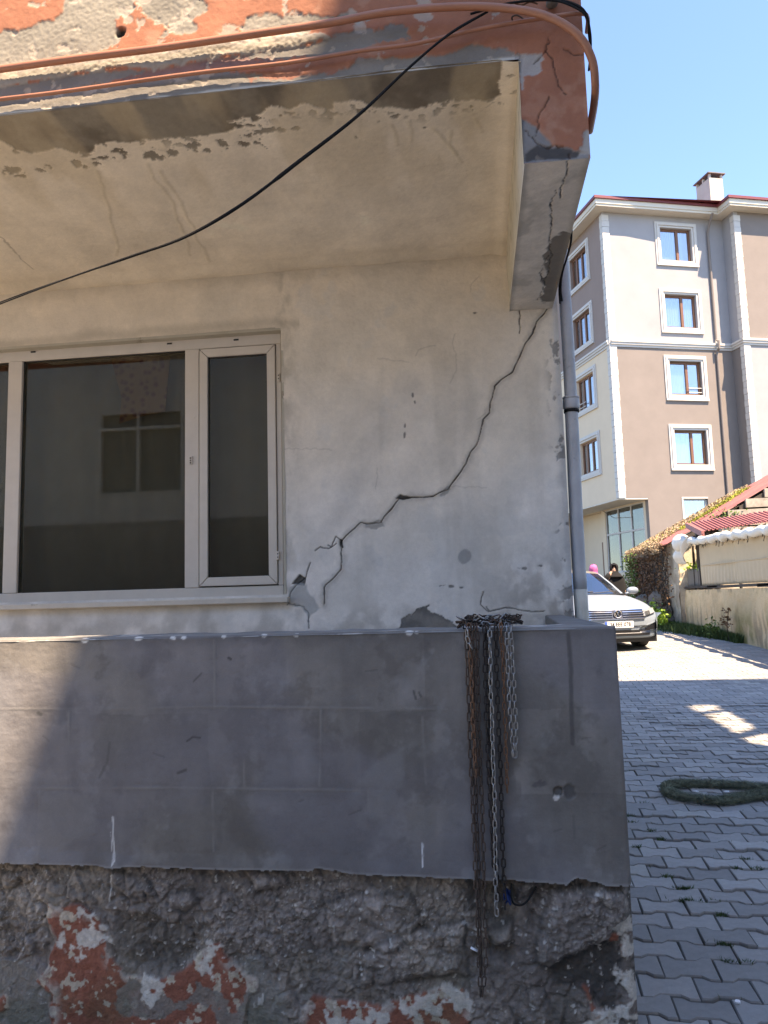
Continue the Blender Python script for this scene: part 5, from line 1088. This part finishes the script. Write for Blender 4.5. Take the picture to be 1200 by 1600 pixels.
# rubble rocks at the corner
def rock(name, c, s, seed):
    r = random.Random(seed); b = MB(); n, m_ = 10, 7; ph = [r.uniform(0, 6) for _ in range(4)]; vs_ = []
    for i in range(m_ + 1):
        th = math.pi * i / m_
        for j in range(n):
            q = 2 * math.pi * j / n; k_ = 1 + .22 * math.sin(3 * q + ph[0]) * math.sin(th * 2 + ph[1]) + r.uniform(-.09, .09); vs_.append((c[0] + s[0] * k_ * math.sin(th) * math.cos(q), c[1] + s[1] * k_ * math.sin(th) * math.sin(q), c[2] + s[2] * k_ * math.cos(th)))
    b.add(vs_, [(i*n+j, (i+1)*n+j, (i+1)*n+(j+1) % n, i*n+(j+1) % n) for i in range(m_) for j in range(n)]); return b.build(name, M['rock'])
RL = ['broad tan rock behind the car, leftmost of the rubble', 'round mossy rock at the foot of the leaning pole', 'dark grey rock nearest the garden wall end', 'small rock on the rubble under the ivy', 'flat rock at the base of the rubble by the garden wall', 'brown rock wedged between the pole and the garden wall']
for i, (px, py, x, s) in enumerate([(1012,942,4.55,(.35,.5,.24)), (1034,938,4.6,(.28,.4,.30)), (1040,957,4.62,(.22,.3,.22)), (1022,950,4.55,(.2,.3,.15)), (1043,970,4.6,(.22,.28,.15)), (1040,945,4.75,(.2,.3,.2))]):
    p = onX(px, py, x); g_ = gz(p[1]); tag(rock('rock', (p[0], min(p[1], 24), max(g_ + s[2] * .5, p[2])), s, i), RL[i], 'rock', 'rubble at the shack corner')
# rubble bed under them
pb = [(4.4 + random.Random(i).uniform(-.3, .45), 21.3 + random.Random(i + 99).uniform(-.9, 2.2), 0) for i in range(160)]
b = MB(); r = random.Random(6)
for x, y, _ in pb:
    s = r.uniform(.05, .16); h_ = gz(y) + r.uniform(0, .35) * max(0, (x - 4.15)); b.prism([(x + s * math.cos(q + r.uniform(-.3, .3)), y + s * math.sin(q)) for q in (0, 1.2, 2.5, 3.7, 5.0)], 2, gz(y) - .02, h_ + s * .7)
tag(b.build('rubble', M['rock']), 'loose stones and earth heaped at the shack corner', 'rubble', kind='stuff')
# ------------------------------------------------------------------ vegetation
r = random.Random(21); pts = []
for _ in range(5200):
    y = YS0 + .1 + r.random() ** 1.0 * (YS1 - YS0); z = 2.55 - (r.random() ** 1.3) * 1.75; 
    if z < 1.2 and r.random() < .5: continue
    if y < YS0 + 1.5 and r.random() < .8 - .5 * (y - YS0) / 1.5: continue
    pts.append((XS - .12 - r.uniform(0, .22), y, z))
iv = tag(leaves('ivy', pts, M['ivy'], (.04, .10), 3), 'dry reddish brown ivy hanging over the shack street wall', 'ivy')
st = MB()
for i in range(80):
    y = r.uniform(YS0 + .5, YS1); z = 2.5; path = []
    for k in range(7): path.append((XS - .10 - r.uniform(0, .15), y + r.uniform(-.08, .08), z)); z -= r.uniform(.15, .3)
    st.tube(path, .012, 4)
st.build('stem', M['darkwood'], iv)
pts = [(XS - .3 - r.uniform(0, .15), r.uniform(22.0, 23.9), r.uniform(1.2, 2.5)) for _ in range(500)]; leaves('green_leaf', pts, M['leaf'], (.05, .1), 9, iv)['kind'] = 'stuff'
iv2 = []
pts = []; pts2 = []
for _ in range(9000):
    x = XE0 + r.random() ** 1.5 * 3.3 - .05; t_ = (x - XE0) / 3.3; lo = YS0 + 1.5 + t_ * 2.4 ; y = r.uniform(lo, YS1 + .2); (pts if r.random() < .12 else pts2).append((x, y, rz(x) + r.uniform(.01, .13)))
for _ in range(1800):
    y = r.uniform(YS0 + .6, YS1); pts2.append((XE0 - r.uniform(0, .12), y, ZE0 + r.uniform(-.18, .08)))
mo = tag(leaves('roof_creeper', pts2, M['straw'], (.03, .075), 4), 'straw coloured and mossy creeper covering the left side of the red roof', 'creeper')
leaves('moss_leaf', pts, M['moss'], (.03, .07), 5, mo)['kind'] = 'stuff'
pts = []
for _ in range(2600):
    x = r.uniform(5.3, 7.6); y = YS0 + 1.3 + (x - 4.5) * .75 + r.gauss(0, .25); pts.append((x, y, rz(x) + r.uniform(.01, .09)))
leaves('yellow_moss', pts, M['moss'], (.03, .07), 15, mo)['kind'] = 'stuff'
pts = [(5.85 + r.gauss(0, .22), YS0 - .02 - r.uniform(0, .15), 3.10 + r.gauss(0, .12)) for _ in range(200)]; weed(pts, M['leaf'], (.04, .09), 6, 'green weed growing out under the broken edge of the red roof')
pts = [(5.05 + r.gauss(0, .1), 19.0 + r.gauss(0, .5), 1.95 + r.gauss(0, .06)) for _ in range(400)]; weed(pts, M['leafbright'], (.04, .1), 7, 'light green weeds in the open bay above the black mesh')
# bright bushes by the car
for i, (px, py, x, n_, s_) in enumerate([(1016,958,4.1,700,.20), (1024,966,4.2,600,.17), (1030,972,4.3,400,.14)]):
    y_ = 20.4 - i * .6; c0 = np.array([onY(px, py, y_)[0], y_, gz(y_) + .26]); pts = [tuple(c0 + np.array([r.gauss(0, s_ * .7), r.gauss(0, s_), abs(r.gauss(0, s_)) - .15])) for _ in range(n_)]
    tag(leaves('bush', pts, M['leafbright'], (.05, .11), 40 + i), ['bright green leafy weed just right of the car bonnet, the farthest', 'bright green leafy weed beside the car headlamp, middle of three', 'bright green leafy weed at the foot of the rubble, the nearest'][i], 'bush', 'bright weeds by the rubble')
pts = []
for _ in range(13000):
    y = 21.8 - r.random() ** 1.1 * 6.6; wdt = .75 * max(.12, min(1, (y - 15.2) / 4.5)); x = 4.83 - abs(r.gauss(0, wdt * .5)); pts.append((x, y, gz(y) - .01))
tag(blades('grass_verge', pts, M['grass'], (.06, .22), .009, .8, 8), 'grass growing along the foot of the garden wall', 'grass', kind='stuff')
pts = [(4.78 - abs(r.gauss(0, .12)), 16.6 + r.gauss(0, .25), gz(16.6) + abs(r.gauss(0, .15))) for _ in range(260)]; weed(pts, M['leaf'], (.05, .1), 11, 'dark leafy weed at the foot of the garden wall')
b = MB(); b.tube([(4.72, 15.6, gz(15.6)), (4.68, 15.55, gz(15.6) + .3), (4.72, 15.5, gz(15.6) + .62)], .008, 5); sd = b.build('weed', M['darkwood']); tag(sd, 'tall thin dry weed standing against the garden wall', 'weed')
leaves('leaf', [(4.70 + r.gauss(0, .05), 15.53 + r.gauss(0, .06), gz(15.6) + r.choice([.32, .45, .6]) + r.gauss(0, .03)) for _ in range(60)], M['ivy'], (.04, .08), 12, sd)['kind'] = 'stuff'
# ================================================================== car
CY = 14.0; cfr = onY(965, 970, CY); car = empty('car', (cfr[0], CY, gz(CY)), 0); tag(car, 'silver white saloon car parked facing the camera on the sunlit paving', 'car')
car.rotation_euler = (SLOPE, 0, math.radians(14))
# local axes: x to the viewer's right, -y forward (towards the viewer), z up
prof = [(.16, .22, .74, .10), (.02, .26, .80, .16), (.0, .40, .84, .20), (.0, .55, .86, .22), (.03, .66, .87, .24), (.07, .735, .86, .25), (.16, .785, .84, .22), (.35, .84, .83, .12), (.65, .90, .84, .06), (1.0, .95, .85, .03), (1.35, .995, .84, .0), (1.6, 1.0, .84, 0), (3.9, 1.02, .82, 0), (4.5, 1.02, .78, 0), (4.72, .95, .76, -.1), (4.77, .6, .78, -.15), (4.75, .25, .76, -.15)]
NX = 24
def body_pt(row, q):
    y, z, hw, sb = row; x = hw * q; aq = abs(q); fall = max(0, min(1, (z - .5) / .35)) if y < 3.9 else .6
    return (x, y + sb * aq ** 3.2 * 1.25, z - fall * (.03 * aq ** 2 + .05 * aq ** 6))
sm_prof = spline([np.array(p) for p in prof], 4)
b = MB(); V = [body_pt(row, -1 + 2 * i / NX) for row in sm_prof for i in range(NX + 1)]; m_ = NX + 1
b.add(V, [(j*m_+i, j*m_+i+1, (j+1)*m_+i+1, (j+1)*m_+i) for j in range(len(sm_prof) - 1) for i in range(NX)])
# flanks
ys_ = np.linspace(.12, 4.7, 60)
def edge(y):
    best = [body_pt(row, 1) for row in sm_prof if row[1] > .70 or row[0] > 4]; Ys = [p[1] for p in best]; Zs = [p[2] for p in best]; Xs = [p[0] for p in best]; o_ = np.argsort(Ys); return np.interp(y, np.array(Ys)[o_], np.array(Xs)[o_]), np.interp(y, np.array(Ys)[o_], np.array(Zs)[o_])
for sg in (-1, 1):
    V = []; nr = 14
    for y in ys_:
        ex, ez = edge(y); bul = .916 - .16 * max(0, 1 - (y - .1) / .65) ** 2 - .08 * max(0, (y - 4.1) / .6) ** 2
        for k in range(nr + 1):
            t_ = k / nr; z = ez + (.24 - ez) * t_; x = ex + (bul - ex) * math.sin(min(1, t_ * 3.2) * math.pi / 2) - .03 * max(0, t_ - .5) ** 2 * 4 * .6; V.append((sg * x, y, z))
    Fs = []
    for i in range(len(ys_) - 1):
        for k in range(nr):
            yc_ = (ys_[i] + ys_[i+1]) / 2; zc_ = (V[i*(nr+1)+k][2] + V[i*(nr+1)+k+1][2]) / 2
            if min(math.hypot(yc_ - .93, zc_ - .34), math.hypot(yc_ - 3.72, zc_ - .34)) < .37: continue
            q = (i*(nr+1)+k, (i+1)*(nr+1)+k, (i+1)*(nr+1)+k+1, i*(nr+1)+k+1); Fs.append(q if sg > 0 else q[::-1])
    b.add(V, Fs)
body = b.build('body', M['carpaint'], car, smooth=True)
def fy(x, z):   # y of the front skin
    zs = [p[1] for p in prof[:8]]; y = np.interp(z, zs, [p[0] for p in prof[:8]]); hw = np.interp(z, zs, [p[2] for p in prof[:8]]); sb_ = np.interp(z, zs, [p[3] for p in prof[:8]]); return float(y + sb_ * abs(x / hw) ** 3.2 * 1.25)
def skin(poly_rows, name, material, out=.012, th=.02, parent=body, n=20):
    """strip wrapped on the front skin: rows = [(x0,x1,z0a,z1a,z0b,z1b)]"""
    b = MB()
    for x0, x1, za0, za1, zb0, zb1 in poly_rows:
        V = []; 
        for i in range(n + 1):
            t_ = i / n; x = x0 + (x1 - x0) * t_; z0_ = za0 + (zb0 - za0) * t_; z1_ = za1 + (zb1 - za1) * t_
            for z, o_ in ((z0_, out - th), (z0_, out), (z1_, out), (z1_, out - th)): V.append((x, fy(x, z) - o_ - .012, z))
        Fs = [(4*i+k, 4*i+(k+1) % 4, 4*(i+1)+(k+1) % 4, 4*(i+1)+k) for i in range(n) for k in range(4)] + [(0, 3, 2, 1), (4*n, 4*n+1, 4*n+2, 4*n+3)]; b.add(V, Fs)
    return b.build(name, material, parent)
skin([(-.50, .50, .565, .735, .565, .735)], 'grille', M['cblue'], .006)
for z in (.728, .690, .650, .610, .566): skin([(-.52, -.095 if z in (.690, .650, .610) else 0, z, z + .009, z, z + .009), (.095 if z in (.690, .650, .610) else 0, .52, z, z + .009, z, z + .009)], 'chrome_bar', M['chrome'], .018)
for sg in (-1, 1):
    hl_ = skin([(sg * .50, sg * .80, .600, .720, .660, .745)], 'headlight', M['lamp'], .010)
    skin([(sg * .54, sg * .66, .625, .69, .64, .705)], 'lamp_lens', M['chrome'], .018, parent=body); skin([(sg * .50, sg * .79, .595, .605, .655, .665)], 'lamp_trim', M['carblack'], .014)
    skin([(sg * .52, sg * .82, .36, .40, .38, .50)], 'fog_recess', M['carblack'], .006); skin([(sg * .40, sg * .80, .33, .348, .335, .365), (sg * .40, sg * .78, .40, .41, .49, .50)], 'bumper_trim', M['chrome'], .016)
skin([(-.62, .62, .275, .375, .275, .375)], 'lower_intake', M['carblack'], .006); skin([(-.62, .62, .318, .33, .318, .33)], 'intake_trim', M['chrome'], .014); skin([(-.70, .70, .225, .262, .225, .262)], 'front_lip', M['carpaint'], .03)
skin([(-.60, .60, .435, .448, .435, .448)], 'bumper_line', M['carblack'], .005)
# number plate
pl = MB().box((-.26, -.052, .425), (.26, -.03, .535)).build('number_plate', M['plate'], body)
MB().box((-.26, -.054, .425), (-.222, -.0522, .535)).build('plate_band', M['plateblue'], pl)
def text(s, size, loc, material, parent, rot=(math.pi / 2, 0, 0), ext=.0008, sx=1.0, name='lettering'):
    cu_ = bpy.data.curves.new('lettering', 'FONT'); cu_.body = s; cu_.size = size; cu_.align_x = 'CENTER'; cu_.align_y = 'CENTER'; cu_.extrude = ext; cu_.offset = size * .012
    t_ = bpy.data.objects.new('tmp', cu_); scn.collection.objects.link(t_); dg = bpy.context.evaluated_depsgraph_get(); me = bpy.data.meshes.new_from_object(t_.evaluated_get(dg)); me.name = 'lettering'
    bpy.data.objects.remove(t_); me.materials.clear(); me.materials.append(material); o = bpy.data.objects.new(name, me); link(o, parent); o.location = loc; o.rotation_euler = rot; o.scale = (sx, 1, 1); return o
text('34 EEE 078', .098, (.018, -.0545, .480), M['carblack'], pl, sx=.86)
text('TR', .026, (-.241, -.0545, .440), M['plate'], pl)
# emblem: ring with V over W
er = MB(); cz = .665; R_ = .066
er.tube([(R_ * math.cos(a) , fy(0, cz) - .045, cz + R_ * math.sin(a)) for a in np.linspace(0, 2 * math.pi, 25)[:-1]], .006, 6, closed=True)
yy = fy(0, cz) - .047
for pts_ in ([(-.030, .050), (0, .008), (.030, .050)], [(-.056, .020), (-.026, -.046), (0, -.002), (.026, -.046), (.056, .020)]): er.tube([(x, yy, cz + z) for x, z in pts_], .0055, 6)
em = er.build('emblem', M['chrome'], body); b = MB(); b.v = []; b.prism([(.064 * math.cos(a), cz + .064 * math.sin(a)) for a in np.linspace(0, 2 * math.pi, 25)[:-1]], 1, fy(0, cz) - .040, fy(0, cz) - .012); b.build('emblem_base', M['carblack'], body)
# greenhouse
gh = [(1.22, .985, .74), (1.62, 1.19, .68), (2.02, 1.40, .585), (2.25, 1.448, .575), (2.8, 1.475, .575), (3.3, 1.44, .565), (3.75, 1.30, .57), (4.2, 1.06, .68)]
def ghp(row, q): y, z, hw = row; return (hw * q, y + .10 * (q * q) * (1 if y < 2.3 else 0), z - .035 * q * q)
def strip(rows, n=12, q0=-1, q1=1, off=0):
    b = MB(); V = []
    for row in rows:
        for i in range(n + 1): p = ghp(row, q0 + (q1 - q0) * i / n); V.append((p[0], p[1] - off, p[2] + off))
    m_ = n + 1; b.add(V, [(j*m_+i, j*m_+i+1, (j+1)*m_+i+1, (j+1)*m_+i) for j in range(len(rows) - 1) for i in range(n)]); return b
strip(gh[:3], q0=-.93, q1=.93).build('windscreen', M['carglass'], car, smooth=True)
strip(gh[2:6]).build('roof', mat('car_roof', (.16, .14, .11), .3, var=.05, bump=0), car, smooth=True); strip(gh[5:]).build('rear_window', M['carglass'], car, smooth=True)
for sg in (-1, 1):
    strip(gh[:3], 2, sg * .92, sg * 1.0, .004).build('pillar', M['carpaint'], car)
    b = MB(); V = []
    for row in gh: p = ghp(row, sg); V += [p, (sg * .86, p[1], .97)]
    Fs = [(2*i, 2*i+1, 2*i+3, 2*i+2) for i in range(len(gh) - 1)]; b.add(V, Fs); b.build('side_window', M['carglass'], car, smooth=True)
    # mirror
    b = MB(); c0 = (sg * 1.0, 1.52, 1.03); V = []
    for i in range(9):
        th = math.pi * i / 8
        for j in range(12): q = 2 * math.pi * j / 12; V.append((c0[0] + .115 * math.cos(th), c0[1] + .06 * math.sin(th) ** .6 * math.cos(q), c0[2] + .072 * math.sin(th) ** .6 * math.sin(q)))
    b.add(V, [(i*12+j, (i+1)*12+j, (i+1)*12+(j+1) % 12, i*12+(j+1) % 12) for i in range(8) for j in range(12)]); b.tube([(sg * .84, 1.5, .97), (sg * .95, 1.52, 1.0)], .022, 6); b.build('mirror', M['carpaint'], car, smooth=True)
    for y in (.93, 3.72):
        wl = empty('wheel', (sg * .80, y, .335), 0, car); bpy.data.objects.remove(wl)
        prof_ = [(.20, -.10), (.30, -.11), (.335, -.085), (.335, .085), (.30, .11), (.20, .10)]; bb = MB(); bb.lathe(prof_, (0, 0, 0), 28); ty = bb.build('wheel', M['tyre'], car, smooth=False); ty.location = (sg * .80, y, .335); ty.rotation_euler = (0, math.pi / 2, 0)
        bb = MB(); bb.lathe([(.21, -.105), (.20, .0), (.06, .03), (.02, .0)] if sg > 0 else [(.02, 0), (.06, -.03), (.20, .0), (.21, .105)], (0, 0, 0), 20); rm = bb.build('rim', M['chrome'], ty); 
# wipers, cowl, interior, sticker
MB().box((-.70, 1.18, .955), (.70, 1.34, .985)).build('cowl', M['carblack'], car); b = MB(); b.tube([(-.5, 1.22, 1.0), (.1, 1.30, 1.03)], .008, 4); b.tube([(.0, 1.22, 1.0), (.58, 1.30, 1.03)], .008, 4); b.build('wiper', M['carblack'], car)
b = MB(); b.box((-.62, 1.7, .6), (.62, 3.9, .95)); 
for x in (-.36, .36): b.box((x - .22, 2.5, .6), (x + .22, 2.66, 1.22)); b.box((x - .12, 2.52, 1.22), (x + .12, 2.62, 1.36))
b.build('interior', M['cdark'], car); MB().box((-.8, .2, .15), (.8, 4.6, .3)).build('underbody', M['carblack'], car)
# ================================================================== people behind the car
def person(x, y, yaw, cloak, scarf, label, hand=False, h=1.62):
    z0_ = gz(y); root = empty('person', (x, y, z0_), yaw); tag(root, label, 'person', 'people behind the car'); s = h / 1.62
    # continuous body grown from a skeleton
    J = {'pelvis': (0, 0, .88), 'waist': (0, .0, 1.02), 'chest': (0, .0, 1.20), 'neckb': (0, .01, 1.345), 'neck': (0, 0, 1.41), 'headc': (0, -.015, 1.50), 'headt': (0, -.01, 1.60)}
    rad = {'pelvis': .135, 'waist': .115, 'chest': .135, 'neckb': .07, 'neck': .05, 'headc': .082, 'headt': .06}; E = [('pelvis', 'waist'), ('waist', 'chest'), ('chest', 'neckb'), ('neckb', 'neck'), ('neck', 'headc'), ('headc', 'headt')]
    for sg, n_ in ((-1, 'l'), (1, 'r')):
        J.update({'sh' + n_: (sg * .165, 0, 1.30), 'hip' + n_: (sg * .09, 0, .82), 'kn' + n_: (sg * .095, -.02, .46), 'an' + n_: (sg * .095, .02, .09), 'to' + n_: (sg * .10, -.13, .04)}); rad.update({'sh' + n_: .058, 'hip' + n_: .095, 'kn' + n_: .06, 'an' + n_: .042, 'to' + n_: .035})
        if hand and sg < 0: el, wr, hd = (-.25, -.16, 1.16), (-.12, -.16, 1.37), (-.09, -.135, 1.45)
        else: el, wr, hd = (sg * .235, .01, 1.04), (sg * .23, -.12, .88), (sg * .21, -.16, .82)
        J.update({'el' + n_: el, 'wr' + n_: wr, 'hd' + n_: hd}); rad.update({'el' + n_: .042, 'wr' + n_: .028, 'hd' + n_: .03}); E += [('chest', 'sh' + n_), ('sh' + n_, 'el' + n_), ('el' + n_, 'wr' + n_), ('wr' + n_, 'hd' + n_), ('pelvis', 'hip' + n_), ('hip' + n_, 'kn' + n_), ('kn' + n_, 'an' + n_), ('an' + n_, 'to' + n_)]
    for sg, n_ in ((-1, 'l'), (1, 'r')):
        hd = np.array(J['hd' + n_]); d = nrm(hd - np.array(J['wr' + n_])); sd_ = nrm(np.cross(d, [0, 1, .2])); tip = 0
        for k, (o_, ln_) in enumerate(((-.024, .055), (-.008, .07), (.008, .066), (.024, .05))):
            J['f%s%d' % (n_, k)] = tuple(hd + sd_ * o_ + d * ln_ * .6); J['g%s%d' % (n_, k)] = tuple(hd + sd_ * o_ + d * ln_ + np.array([.01 * -sg, -.012, -.01])); rad['f%s%d' % (n_, k)] = .009; rad['g%s%d' % (n_, k)] = .008; E += [('hd' + n_, 'f%s%d' % (n_, k)), ('f%s%d' % (n_, k), 'g%s%d' % (n_, k))]
        J['t' + n_] = tuple(hd - d * .01 + sd_ * .045); rad['t' + n_] = .009; E.append(('hd' + n_, 't' + n_))
    ks = list(J); me = bpy.data.meshes.new('body'); me.from_pydata([tuple(np.array(J[k]) * s) for k in ks], [(ks.index(a), ks.index(b_)) for a, b_ in E], []); me.materials.append(M['skin'])
    bo = bpy.data.objects.new('body', me); link(bo, root); sk = bo.modifiers.new('skin', 'SKIN'); sv = me.skin_vertices[0].data
    for i, k in enumerate(ks): sv[i].radius = (rad[k] * s, rad[k] * s); sv[i].use_root = (i == 0)
    sb_ = bo.modifiers.new('sub', 'SUBSURF'); sb_.levels = 1; sb_.render_levels = 2; sk.use_smooth_shade = True
    # face
    b = MB(); yf = -.10
    for sg in (-1, 1): b.lathe([(.0, -.006), (.010, 0), (.0, .006)], (sg * .030, yf + .002, 1.515), 8)
    b.build('eyes', M['carblack'], bo); MB().add([(-.012, -.098, 1.485), (.012, -.098, 1.485), (0, -.122, 1.487), (0, -.098, 1.53)], [(0, 1, 2), (0, 2, 3), (1, 3, 2), (0, 3, 1)]).build('nose', M['skin'], bo); MB().box((-.022, -.101, 1.452), (.022, -.094, 1.460)).build('mouth', M['rust3'], bo)
    # scarf round the head, open at the face
    V = []; n = 22; m_ = 12; Fs = []
    for i in range(m_ + 1):
        t_ = i / m_; z = 1.625 - t_ * .36; rr_ = (.112 * math.sqrt(max(.02, 1 - ((1 - min(t_ * 2.6, 1)) ** 2))) if t_ < .42 else .112 - .02 * math.sin((t_ - .42) * 5) + .16 * max(0, t_ - .62) ** 1.1 * 2.2)
        for j in range(n): q = 2 * math.pi * j / n + math.pi / 2; V.append((rr_ * math.cos(q) * (1 + .05 * math.sin(4 * q + i)), rr_ * 1.05 * math.sin(q) + .01 + .008 * math.sin(3 * q + i), z))
    for i in range(m_):
        for j in range(n):
            q = (2 * math.pi * (j + .5) / n + math.pi / 2) % (2 * math.pi); front = abs(q - 1.5 * math.pi) < .62; t_ = (i + .5) / m_
            if front and .17 < t_ < .56: continue
            Fs.append((i*n+j, i*n+(j+1) % n, (i+1)*n+(j+1) % n, (i+1)*n+j))
    Fs.append(tuple(range(n))); b = MB(); b.add(V, Fs); thick(b.build('headscarf', scarf, root, smooth=True), .008)
    # cloak / coat with folds
    V = []; Fs = []; m_ = 26; n = 36
    for i in range(m_ + 1):
        t_ = i / m_; z = 1.37 - t_ * 1.27; wx = np.interp(t_, [0, .05, .12, .3, .5, 1], [.09, .19, .235, .27, .29, .34]); wy = np.interp(t_, [0, .06, .15, .4, 1], [.08, .125, .17, .20, .28])
        for j in range(n):
            q = 2 * math.pi * j / n; f_ = 1 + (.045 * math.sin(7 * q + 2.2 * t_) + .03 * math.sin(11 * q + 5 * t_)) * min(1, t_ * 2.5); y_ = wy * math.sin(q) * f_
            if hand and math.cos(q) < -.2 and math.sin(q) < 0 and t_ < .35: y_ -= .05 * math.sin(t_ / .35 * math.pi)
            V.append((wx * math.cos(q) * f_, y_, z))
    Fs = [(i*n+j, (i+1)*n+j, (i+1)*n+(j+1) % n, i*n+(j+1) % n) for i in range(m_) for j in range(n)] + [tuple(range(n))]; b = MB(); b.add(V, Fs); b.build('cloak', cloak, root, smooth=True)
    if hand:
        b = MB(); b.tube([(-.19, -.06, 1.25), (-.26, -.17, 1.15), (-.20, -.19, 1.25), (-.135, -.165, 1.345)], [.075, .075, .06, .05], 10); b.build('sleeve', cloak, root, smooth=True)
    return root
q = onY(959, 884, 20.2); person(q[0], 20.2, math.radians(-8), M['chador'], M['chador'], 'person in a black cloak and headscarf standing behind the car, hand raised to face', True, h=max(1.5, min(1.72, (q[2] - gz(20.2)) * .985)))
q = onY(927, 884, 21.5); person(q[0], 21.5, math.radians(150), M['purple'], M['pink'], 'person in a pink headscarf and purple coat standing behind the car roof', False, h=max(1.5, min(1.72, (q[2] - gz(21.5)) * .985)))
# utility wire across the far wall
tag(MB().tube([(4.9, 30.5, 4.6), (5.4, 31, 4.35), (6.2, 31.5, 4.4)], .012, 5).build('wire', M['black']), 'thin dark wire sagging in front of the far entrance wall', 'wire')
# remove meshes never linked
print('tris approx', sum(len(o.data.polygons) for o in bpy.data.objects if o.type == 'MESH'), 'objects', len(bpy.data.objects))
